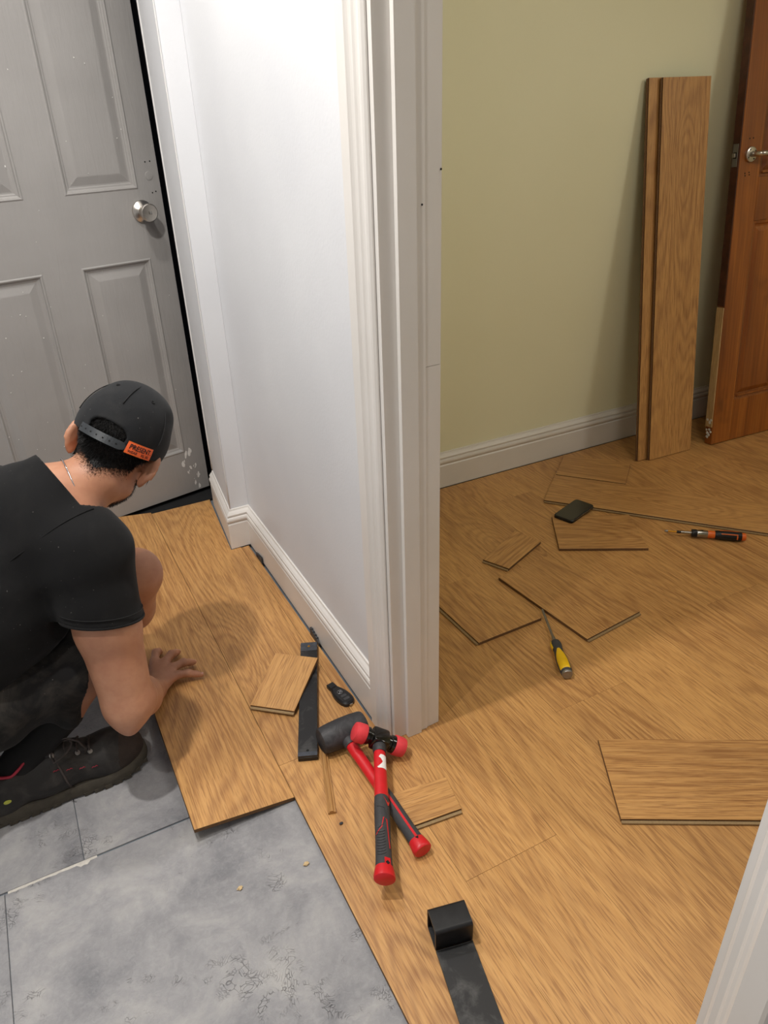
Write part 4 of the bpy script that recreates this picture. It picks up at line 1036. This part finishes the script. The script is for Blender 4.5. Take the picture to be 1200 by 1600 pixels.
    for P_, r_ in zip(fg, rad):
        f.chain(P_, r_, .005)
        f.ell(P_[1], (r_[1] + .0012,) * 3, None, .004)
    f.chain([(.100, 1.560, .040), (.088, 1.598, .036), (.086, 1.632, .034), (.094, 1.660, .033)], [.019, .0135, .0115, .0085], .008)
    return f
fb_ = build_body((-.52, 1.10, -.02), (.32, 1.86, .90), .0036)
body = link_mesh('body', fb_.mesh('body'), M['skin'], person, True)
# fingernails of the visible hand
for (tip, prev_) in (((.221, 1.554, .0235), (.207, 1.557, .029)), ((.216, 1.610, .0255), (.205, 1.606, .032)), ((.189, 1.670, .0275), (.181, 1.660, .035)), ((.146, 1.691, .029), (.141, 1.684, .038))):
    a = Vector(tip); d = (a - Vector(prev_)).normalized(); x = d.cross(Vector((0, 0, 1))).normalized(); nz = x.cross(d)
    c = a + nz * .0064 - d * .001; V = []
    for i in range(5):
        tt = -1 + .5 * i
        for q in (-1, 0, 1): V.append(c + d * q * .0048 + x * tt * .0046 - nz * (abs(tt) ** 2 * .0018))
    Fc = [(i * 3 + q, i * 3 + q + 1, i * 3 + q + 4, i * 3 + q + 3) for i in range(4) for q in range(2)]
    mk('fingernail', V, Fc, M['nail'], body, True, smooth=True)

# hair: short strands on the scalp below the cap, fading out at the nape
def head_local(P): return (P - HC) @ HM
me = body.data; nv = len(me.vertices); co = np.empty(nv * 3, np.float32); me.vertices.foreach_get('co', co); co = co.reshape(-1, 3)
no = np.empty(nv * 3, np.float32); me.vertices.foreach_get('normal', no); no = no.reshape(-1, 3)
hl = head_local(co)
def hair_density(l):
    r_, f, u = l[:, 0], l[:, 1], l[:, 2]
    back = np.clip((.012 - f) / .03, 0, 1)
    line = -.062 - .030 * np.clip(1 - np.abs(r_) / .055, 0, 1)      # hairline: lower at the nape centre
    line = np.where(f > -.03, -.030 + (f + .03) * .6, line)
    up_ = np.clip((u - line) / .035, 0, 1)
    side = ((np.abs(r_) > .06) & (f > -.002) & (f < .030) & (u > -.020)).astype(float)   # sideburns
    beard = ((f > .005) & (u < -.040) & (u > -.12) & (np.abs(r_) > .02)).astype(float) * .45
    return np.maximum(np.maximum(back * up_, side * .8), beard)
inhead = (np.linalg.norm(hl, axis=1) < .15) & (hl[:, 2] > -.115)
earm = (np.abs(hl[:, 0]) > .0765) & (hl[:, 1] > -.035)
dn = hair_density(hl) * inhead * (~earm) * (hl[:, 2] < .085)
cand = np.nonzero(dn > .02)[0]
V = []; Fc = []
reps = 9
for ci in cand:
    pr = dn[ci]
    for _ in range(reps):
        if RNG.random() > pr * (.95 if pr > .5 else .75): continue
        p = co[ci] + RNG.normal(0, .0014, 3); nn_ = no[ci] + RNG.normal(0, .35, 3) - HM[:, 2] * .9 - HM[:, 1] * .2
        nn_ /= np.linalg.norm(nn_); sd_ = np.cross(nn_, RNG.normal(0, 1, 3)); sd_ /= np.linalg.norm(sd_) + 1e-6
        ln_ = (.0025 + .006 * min(1, pr)) * RNG.uniform(.7, 1.2); wd2 = .00022 + .00022 * pr; k_ = len(V)
        b_ = p - no[ci] * .0008
        V += [b_ - sd_ * wd2, b_ + sd_ * wd2, b_ + nn_ * ln_]; Fc.append((k_, k_ + 1, k_ + 2))
hair = mk('hair', V, Fc, M['hair'], person, True, fixn=False); hair['kind'] = 'stuff'; hair['label'] = 'short black hair fading at the nape'
# scalp layer under the strands
pv = np.empty(len(me.polygons) * 4, np.int32); me.loops.foreach_get('vertex_index', pv[:len(me.loops)]); pv = pv[:len(me.loops)].reshape(-1, 4)
keep = (dn[pv] > .80).all(1); Q = pv[keep]; used = np.unique(Q); rm = np.full(nv, -1); rm[used] = np.arange(len(used))
Pn = co[used] + no[used] * .0011
sc = mk('hair_base', Pn, [tuple(map(int, q)) for q in rm[Q]], M['hair'], hair, True, smooth=True, fixn=False)

# ------------------------------------------------------------------ cap
cap_c = np.array([0, -.004, .030]); cap_r = np.array([.0935, .1165, .108])
def cap_pt(az, el, off=0.0):
    """az 0 = front, +90 = right; el from band plane up"""
    a, e = math.radians(az), math.radians(el); d = np.array([math.sin(a) * math.cos(e), math.cos(a) * math.cos(e), math.sin(e)])
    rr = 1 / math.sqrt(((d / cap_r) ** 2).sum()); p = cap_c + d * (rr + off)
    return H(*p)
f = Field(HC - .20, HC + .20, .0028)
f.ell(H(*cap_c), tuple(cap_r), HM, 0)
f.ell(H(0, .02, .100), (.066, .075, .040), HM, .03)
f.ell(H(*(cap_c - np.array([0, 0, .006]))), tuple(cap_r - .0062), HM, 0, True)
nrm_l = np.array([0, .20, -1.0]); f.cut(H(0, 0, .012), HM @ nrm_l)
# opening above the strap
f.cone(H(-.027, -.125, .009), H(.027, -.125, .009), .0225, .0225, .0, True)
f.folds(.0008, [((.3, .8, .5), 60, .3, 30, .8), ((.7, -.4, .6), 45, 1.3, 40, .7), ((-.5, .3, .8), 75, 2.1, 25, .6)])
cap_ = link_mesh('cap', f.mesh('cap'), M['cap'], person, True); cap_['label'] = 'faded black baseball cap'
# seams between the six crown panels, button, eyelets
for az in (0, 60, 120, 180, 240, 300):
    e0 = 22 if az == 180 else 2
    pts = [cap_pt(az, e, .0016) for e in np.linspace(e0, 74, 22)]
    tube('crown_seam', pts, .0011, M['cap_dark'], cap_, 5, world=True)
bt = H(0, .015, .1395)
V, Fc = lathe([(0, .008), (.003, .0075), (.0045, .004)], 16, 'Z'); MB = Matrix.Translation(bt) @ Matrix(HM.tolist()).to_4x4()
mk('top_button', [MB @ Vector(v) for v in V], Fc, M['cap'], cap_, True, smooth=True)
for az in (90, 150, 210, 30, 330, 270):
    c = cap_pt(az, 46, .0012); d = Vector(c) - Vector(H(*cap_c)); d.normalize(); x = d.cross(Vector((0, 0, 1))).normalized(); y = d.cross(x)
    tube('eyelet', [Vector(c) + x * .0032 * math.cos(a) + y * .0032 * math.sin(a) for a in np.linspace(0, 2 * math.pi, 13)[:-1]], .0009, M['cap_dark'], cap_, 5, True, True)
# snap strap across the opening
def band_pt(az, h, off):
    a = math.radians(az); d = np.array([math.sin(a), math.cos(a)]); rr = 1 / math.sqrt((d[0] / cap_r[0]) ** 2 + (d[1] / cap_r[1]) ** 2)
    x, y = d * (rr + off); return H(x, cap_c[1] + y, .012 + .20 * (cap_c[1] + y) + h)
def band(name, az0, az1, h0, h1, off, th_, mat, n=18, rnd=False):
    V = []; Fc = []
    for i in range(n + 1):
        az = az0 + (az1 - az0) * i / n; sh = 0
        if rnd: sh = max(0, (i / n - .85) / .15) ** 2 * (h1 - h0) * .4
        for (hh, oo) in ((h0 + sh, off), (h1 - sh, off), (h1 - sh, off + th_), (h0 + sh, off + th_)): V.append(band_pt(az, hh, oo))
    for i in range(n):
        for q in range(4): Fc.append((i * 4 + q, i * 4 + (q + 1) % 4, i * 4 + 4 + (q + 1) % 4, i * 4 + 4 + q))
    Fc += [(0, 1, 2, 3), tuple(n * 4 + q for q in range(4))]
    return mk(name, V, Fc, mat, cap_, True)
band('snap_strap', 208, 156, -.001, .0165, -.001, .0022, M['strap'], rnd=True)
for i in range(7):
    p = Vector(band_pt(206 - i * 6.6, .0075, .0014)); d = (p - Vector(H(*cap_c))).normalized(); V, Fc = lathe([(0, .0018), (.0004, .0016)], 8, 'Z'); MX = Matrix.Translation(p) @ d.to_track_quat('Z', 'Y').to_matrix().to_4x4()
    mk('snap_hole', [MX @ Vector(v) for v in V], Fc, M['dark_hole'], cap_, True)
# orange patch with lettering, right rear of the band
PAZ0, PAZ1 = 157, 124
def patch_surf(name, fn, nu, nv_, mat, off):
    V = [fn(i / nu, j / nv_, off) for i in range(nu + 1) for j in range(nv_ + 1)]; m = nv_ + 1
    Fc = [(i * m + j, i * m + j + 1, (i + 1) * m + j + 1, (i + 1) * m + j) for i in range(nu) for j in range(nv_)]
    return mk(name, V, Fc, mat, cap_, True)
PH0, PH1 = -.001, .0235
def pf(u, v, off): return band_pt(PAZ0 + (PAZ1 - PAZ0) * u, PH0 + (PH1 - PH0) * v, off - .10 * 0 - .0032 * v * v)
pt = patch_surf('patch', pf, 14, 6, M['patch'], .0034); pt['label'] = 'orange rectangular patch with dark lettering'
for (u0, u1, v0, v1) in ((0, 1, 0, .045), (0, 1, .955, 1), (0, .02, 0, 1), (.98, 1, 0, 1)):
    patch_surf('patch_edge', lambda u, v, off, a=u0, b=u1, c=v0, d=v1: pf(a + (b - a) * u, c + (d - c) * v, off), 10, 1, M['orange'], .0038)
def lettering(txt, u0, u1, v0, v1, off):
    cu = bpy.data.curves.new('txt', 'FONT'); cu.body = txt; cu.offset = .018; tmp = bpy.data.objects.new('txt', cu); COL.objects.link(tmp)
    bpy.context.view_layer.update(); dg = bpy.context.evaluated_depsgraph_get(); mm = bpy.data.meshes.new_from_object(tmp.evaluated_get(dg))
    bpy.data.objects.remove(tmp); P = np.array([v.co[:] for v in mm.vertices]); lo, hi = P.min(0), P.max(0)
    V = [pf(u0 + (u1 - u0) * (p[0] - lo[0]) / (hi[0] - lo[0]), v0 + (v1 - v0) * (p[1] - lo[1]) / (hi[1] - lo[1]), off) for p in P]
    Fc = [tuple(q.vertices) for q in mm.polygons]; bpy.data.meshes.remove(mm); bpy.data.curves.remove(cu)
    o = mk('lettering', V, Fc, M['cap_dark'], cap_, True); o['label'] = 'dark lettering ' + txt; return o
lettering('PRESENT.', .09, .93, .44, .86, .0044)
lettering('WEAR', .08, .42, .12, .34, .0044); lettering('XL XL', .55, .90, .12, .34, .0044)
# brim
V = []; Fc = []; n = 24; m = 8
for lay in (0, 1):
    for i in range(n + 1):
        a = math.radians(-72 + 144 * i / n)
        for j in range(m + 1):
            q = j / m; rx = .090 + .0 * q; ry = .112 + q * .066 * math.cos(a) ** .6
            x = rx * math.sin(a) * (1 - .04 * q); y = cap_c[1] + ry * math.cos(a)
            z = .020 + .14 * y - .060 * (x / .09) ** 2 * q * 1.3 - .012 * q + (.0032 if lay else 0); V.append(H(x, y, z))
W_ = (n + 1) * (m + 1)
for i in range(n):
    for j in range(m):
        a = i * (m + 1) + j; Fc.append((a, a + 1, a + m + 2, a + m + 1)); Fc.append((W_ + a, W_ + a + m + 1, W_ + a + m + 2, W_ + a + 1))
    a = i * (m + 1) + m; Fc.append((a, a + m + 1, W_ + a + m + 1, W_ + a))
for j in range(m):
    a = j; Fc.append((a, W_ + a, W_ + a + 1, a + 1)); a = n * (m + 1) + j; Fc.append((a, a + 1, W_ + a + 1, W_ + a))
mk('brim', V, Fc, M['cap'], cap_, True, smooth=True)

# ------------------------------------------------------------------ shirt
f = Field((-.56, 1.10, .18), (.26, 1.84, .84), .0045)
f.cone((-.36, 1.45, .27), (-.17, 1.46, .46), .150, .145, .03); f.cone((-.17, 1.46, .46), (-.055, 1.475, .575), .145, .122, .05)
f.cone(SR, (-.02, 1.46, .615), .082, .088, .05); f.cone(SLf, (-.03, 1.49, .615), .082, .090, .05)
f.cone((-.03, 1.47, .61), (.020, 1.480, .672), .086, .066, .03)
HEM = np.array((.027, 1.330, .430)); AX = np.array(ER) - np.array(SR); AX /= np.linalg.norm(AX); HN = AX + np.array((-.22, 0, 0)); HN /= np.linalg.norm(HN)
f.cone(SR, tuple(HEM + AX * .03 + np.array((-.006, 0, 0))), .079, .080, .035)
f.cone(SLf, (-.03, 1.68, .47), .078, .070, .03)
f.folds(.0038, [((.75, .1, -.65), 48, .4, 18, 1.1), ((.2, .9, .3), 38, 1.9, 22, .9), ((.6, -.5, .6), 62, 2.6, 15, 1.2), ((-.1, .3, .95), 85, .9, 24, 1.0)])
f.cut_local(HEM, HN, .106); f.cut_local((-.015, 1.70, .45), (.3, .55, -.75), .13)
f.cut((-.40, 1.45, .20), (-.6, 0, -.8))
# hollow sleeve and neckline
f.cone(tuple(HEM + AX * .052), tuple(HEM + AX * .09), .068, .068, .0, True)
NAX = np.array(H(0, -.02, -.06)) - np.array((-.03, 1.47, .62)); NAX /= np.linalg.norm(NAX)
f.cut_local(tuple(np.array((-.03, 1.47, .62)) + NAX * .060), NAX, .10)
f.cone(tuple(np.array((-.03, 1.47, .62)) + NAX * .035), tuple(np.array((-.03, 1.47, .62)) + NAX * .10), .070, .074, .0, True)
shirt = link_mesh('t_shirt', f.mesh('t_shirt'), M['shirt'], person, True); shirt['label'] = 'black cotton t-shirt dusty at the shoulder'
# hem fold on the sleeve and collar rib
def ring(c, ax, r_, n=48, sq=1.0):
    ax = Vector(ax).normalized(); x = ax.cross(Vector((0, 0, 1))).normalized(); y = ax.cross(x); return [Vector(c) + x * r_ * math.cos(t_) + y * r_ * sq * math.sin(t_) for t_ in np.linspace(0, 2 * math.pi, n + 1)[:-1]]
tube('sleeve_hem', ring(HEM - AX * .003 + np.array((-.005, 0, 0)), HN, .0790), .0026, M['shirt'], shirt, 8, True, True)
tube('hem_stitch', ring(HEM - AX * .020 + np.array((-.004, 0, 0)), HN, .0800), .0009, M['cap_dark'], shirt, 5, True, True)
def field_seam(F_, c, nrm, rmax, n=60):
    c = np.array(c); nrm = np.array(nrm, float); nrm /= np.linalg.norm(nrm); x = np.cross(nrm, (0, 0, 1)); x /= np.linalg.norm(x); y = np.cross(nrm, x); out = []
    for a in np.linspace(0, 2 * math.pi, n + 1)[:-1]:
        d = x * math.cos(a) + y * math.sin(a); hit = None
        for r_ in np.arange(.03, rmax, .001):
            q = ((c + d * r_ - F_.lo) / F_.h).astype(int)
            if (q < 0).any() or (q >= F_.n).any() or F_.v[tuple(q)] > 0: hit = r_; break
        out.append(c + d * ((hit or rmax) + .0004))
    return out
sm_ = field_seam(f, (.012, 1.405, .595), np.array(SR) - np.array((-.02, 1.47, .66)), .16)
sm_ = [sum(sm_[(i + k) % 60] for k in range(-2, 3)) / 5 for i in range(60)]
tube('armhole_seam', sm_, .0013, M['shirt'], shirt, 6, True, True)
# ------------------------------------------------------------------ necklace
cN = np.array((-.03, 1.47, .62)) + NAX * .072
nk = tube('necklace', ring(cN, NAX + np.array((.25, -.1, -.25)), .0675), .0012, M['silver'], person, 6, True, True); nk['label'] = 'thin silver chain'

# ------------------------------------------------------------------ shorts
f = Field((-.56, 1.18, .03), (.16, 1.80, .44), .0050)
f.cone(HR, HL, .135, .135, .04); f.cone(HR, (-.055, 1.420, .290), .100, .084, .03); f.cone(HL, (.03, 1.60, .30), .110, .080, .03)
f.cone((-.30, 1.360, .250), (-.10, 1.400, .255), .062, .046, .04); f.cone((-.095, 1.372, .27), (-.092, 1.356, .195), .034, .024, .03); f.cone((-.26, 1.350, .265), (-.13, 1.360, .262), .046, .042, .03)
f.folds(.0075, [((.85, -.1, -.5), 50, .2, 20, 1.3), ((.4, .6, .65), 42, 1.2, 25, 1.2), ((.9, .3, .3), 70, 2.5, 16, 1.4), ((.2, -.3, .9), 60, .6, 22, 1.2)])
f.cut_local((-.062, 1.420, .255), (.93, .20, -.28), .17); f.cut_local((.045, 1.605, .29), (.93, .1, .0), .13)
f.cone((-.062, 1.415, .285), (.03, 1.445, .295), .066, .074, 0, True)
shorts = link_mesh('shorts', f.mesh('shorts'), M['shorts'], person, True); shorts['label'] = 'dusty dark grey work shorts'

# ------------------------------------------------------------------ shoes
def shoe_template(name):
    """local: heel at x=0, toe at +x, sole bottom z=0, centred on y; near side of the wearer's right shoe is -y"""
    root = empty(name)
    L = .322
    def half(x, s):
        q = x / L
        wy = .036 + .012 * math.sin(min(1, q / .25) * math.pi / 2) * .3
        a = np.interp(q, [0, .04, .12, .3, .5, .68, .82, .92, .98, 1], [.012, .026, .034, .036, .038, .0475, .0465, .036, .020, .004])
        b = np.interp(q, [0, .04, .12, .3, .5, .68, .82, .92, .98, 1], [.012, .026, .034, .034, .036, .0480, .0500, .043, .026, .006])
        return a if s < 0 else b
    xs = [L * (.5 - .5 * math.cos(math.pi * i / 30)) for i in range(31)]
    out = [(x, -half(x, -1) - .004) for x in xs] + [(x, half(x, 1) + .004) for x in reversed(xs)]
    def rise(x): return .010 * max(0, (x / L - .72) / .28) ** 2
    V = []; Fc = []; n = len(out)
    for (ins, z) in ((.006, .0), (.0, .004), (-.001, .016), (.0, .024), (.004, .030)):
        for (x, y) in out:
            cx = L * .5; V.append((x + (cx - x) * ins / .16 * 1.0, y * (1 - ins / .05), z + rise(x) + (.004 if (z > .02 and x < .08) else 0)))
    for k in range(4):
        for i in range(n): Fc.append((k * n + i, k * n + (i + 1) % n, (k + 1) * n + (i + 1) % n, (k + 1) * n + i))
    Fc += [tuple(range(n)), tuple(4 * n + i for i in range(n))]
    sole = mk('sole', V, Fc, M['sole'], root); sm_angle(sole, 45)
    V = []; Fc = []
    for i in range(15):   # tread lugs along the near edge
        x = .02 + i * .0205; y = -half(x, -1) - .0045
        if .42 < x / L < .56: continue
        b0 = len(V); lo = (x - .0075, y - .0006, rise(x) + .0005); hi = (x + .0075, y + .004, rise(x) + .009)
        V += [(lo[0], lo[1], lo[2]), (hi[0], lo[1], lo[2]), (hi[0], hi[1], lo[2]), (lo[0], hi[1], lo[2]), (lo[0], lo[1], hi[2]), (hi[0], lo[1], hi[2]), (hi[0], hi[1], hi[2]), (lo[0], hi[1], hi[2])]
        Fc += [tuple(b0 + j for j in q) for q in ((0, 1, 2, 3), (4, 5, 6, 7), (0, 1, 5, 4), (1, 2, 6, 5), (2, 3, 7, 6), (3, 0, 4, 7))]
    mk('tread', V, Fc, M['sole'], sole)['kind'] = 'stuff'
    f = Field((-.03, -.075, .015), (L + .03, .075, .15), .003)
    f.cone((.040, 0, .050), (.050, 0, .095), .036, .036, .02); f.cone((.03, 0, .045), (.12, 0, .055), .034, .036, .02)
    f.cone((.06, 0, .085), (.15, 0, .088), .034, .034, .03); f.cone((.12, 0, .060), (.23, .002, .046), .040, .042, .03); f.cone((.15, 0, .086), (.225, 0, .058), .032, .032, .02)
    f.ell((.255, .004, .044), (.064, .050, .040), None, .03); f.ell((.262, .004, .052), (.046, .040, .034), None, .02)
    f.folds(.0010, [((.9, .1, .4), 90, .3, 60, .7), ((.5, .5, .6), 130, 1.2, 50, .7)])
    f.cut((0, 0, .024), (0, 0, -1)); f.cone((.055, 0, .100), (.055, 0, .16), .028, .036, .004, True); f.cone((.09, 0, .110), (.075, 0, .16), .026, .034, .004, True)
    up = link_mesh('upper', f.mesh('upper'), [M['leather'], M['suede']], root)
    mi = [1 if (p.center.x > .262 + .012 * math.cos(p.center.y * 40)) else 0 for p in up.data.polygons]
    up.data.polygons.foreach_set('material_index', mi)
    # red collar line
    pts = []
    for a in np.linspace(0, 2 * math.pi, 40)[:-1]:
        x = .066 + .043 * math.cos(a); y = .0325 * math.sin(a); pts.append((x, y, .116 + .010 * abs(math.cos(a)) + (.016 * max(0, math.cos(a)) )))
    cl = tube('collar_trim', pts, .0032, M['shoe_red'], root, 6, True); cl['label'] = 'dark red collar edge'
    f2 = Field((.07, -.035, .06), (.25, .035, .18), .003); f2.cone((.125, 0, .124), (.215, 0, .090), .019, .022, .0, sq=((.4, 0, .9), .4)); f2.cone((.110, 0, .150), (.135, 0, .122), .015, .019, .01, sq=((.5, 0, .8), .35))
    link_mesh('tongue', f2.mesh('tongue'), M['leather'], root)
    for i in range(4):
        x = .142 + i * .023; z = .1185 - i * .0092; yy = .023
        for s in (-1, 1):
            V, Fc = lathe([(0, .0050), (.0025, .0052), (.003, .0030)], 12, 'Z'); MX = Matrix.Translation((x, s * yy, z)) @ Matrix.Rotation(-s * .7, 4, 'X') @ Matrix.Rotation(.33, 4, 'Y')
            mk('eyelet', [MX @ Vector(v) for v in V], Fc, M['dull_steel'], root, smooth=False)
        tube('lace', [(x, -yy, z + .002), (x + .002, -.008, z + .010), (x + .006, .008, z + .010), (x + .010, yy, z + .000)], .0027, M['lace'], root, 6)
        tube('stitch', [(x - .006, -.0410 - .001 * i, z - .026), (x - .003, -.0418 - .001 * i, z - .023), (x, -.0410 - .001 * i, z - .026), (x + .003, -.0418 - .001 * i, z - .023), (x + .006, -.0418 - .001 * i, z - .026)], .0009, M['shoe_red'], root, 5)
    # bow
    for (s, dx) in ((-1, .028), (1, .020)):
        tube('lace_bow', [(.142, 0, .128)] + [(.142 + dx * math.sin(a) * 1.5, s * (.006 + .026 * (1 - math.cos(a)) / 1.4), .128 + .012 * math.sin(a) - .006 * (1 - math.cos(a))) for a in np.linspace(.3, math.pi, 9)] + [(.140, s * .004, .126)], .0019, M['lace'], root, 6)
        tube('lace_end', [(.142, 0, .127), (.146, s * .025, .116), (.150, s * .0445, .092), (.154, s * .0500, .062), (.158, s * .0525, .048)], .0022, M['lace'], root, 6)
    tube('lace_bow', [(.146, -.004, .128), (.158, -.012, .142), (.176, -.020, .146), (.196, -.027, .132), (.206, -.031, .108), (.200, -.028, .096)], .0020, M['lace'], root, 6)
    V, Fc = lathe([(0, .0075), (-.0015, .0070)], 14, 'Y', sz=.62, off=(.044, -.0405, .066)); o = mk('side_tag', [(v[0], v[1], v[2]) for v in V], Fc, M['tag_yellow'], root); o['label'] = 'small yellow-green tag'
    return root
sh = shoe_template('shoe'); par(sh, person)
WP = wm(person).inverted()
# parts must not sit deeper than thing > part > sub-part, so the upper carries the shoe
def settle(root, MX):
    kids = [o for o in bpy.data.objects if o.parent == root]
    upper = [o for o in kids if o.name.startswith('upper')][0]
    subs = [o for o in kids if o is not upper]
    gsub = [(g_, wm(g_)) for o in subs for g_ in [x for x in bpy.data.objects if x.parent == o]]
    upper.parent = person; upper.matrix_parent_inverse = WP; upper.matrix_basis = MX; upper.name = 'work_shoe'
    for o in subs: o.parent = upper; o.matrix_parent_inverse = Matrix.Identity(4)
    for g_, _ in gsub: g_.parent = upper; g_.matrix_parent_inverse = Matrix.Identity(4)
    bpy.data.objects.remove(root)
    return upper
MXR = Matrix.Translation((-.298, 1.360, ZT + .001)) @ Matrix.Rotation(math.radians(4.5), 4, 'Z') @ Matrix.Scale(1.06, 4)
MXL = Matrix.Translation((-.275, 1.720, ZT + .001)) @ Matrix.Rotation(math.radians(2), 4, 'Z')
right_shoe = settle(sh, MXR); right_shoe['label'] = 'worn dark work shoe with red trim'
left_shoe = right_shoe.copy(); COL.objects.link(left_shoe); left_shoe.matrix_basis = MXL; left_shoe.matrix_parent_inverse = WP
for ch in [x for x in bpy.data.objects if x.parent == right_shoe]:
    c = ch.copy(); COL.objects.link(c); c.parent = left_shoe; c.matrix_parent_inverse = Matrix.Identity(4)
# socks
for A_, K_, nm in ((AR, (-.098, 1.405, .192), 'sock'), (AL, (-.03, 1.70, .19), 'sock')):
    A2 = Vector(A_); K2 = Vector(K_); V, Fc = lathe([(-.30, .034), (-.1, .038), (.3, .043), (.7, .049), (.95, .053), (1, .051)], 24, 'Z')
    d = K2 - A2; MX = Matrix.Translation(A2) @ d.to_track_quat('Z', 'Y').to_matrix().to_4x4() @ Matrix.Diagonal((1, 1, d.length, 1))
    mk(nm, [MX @ Vector(v) for v in V], Fc, M['sock'], person, True, smooth=True)
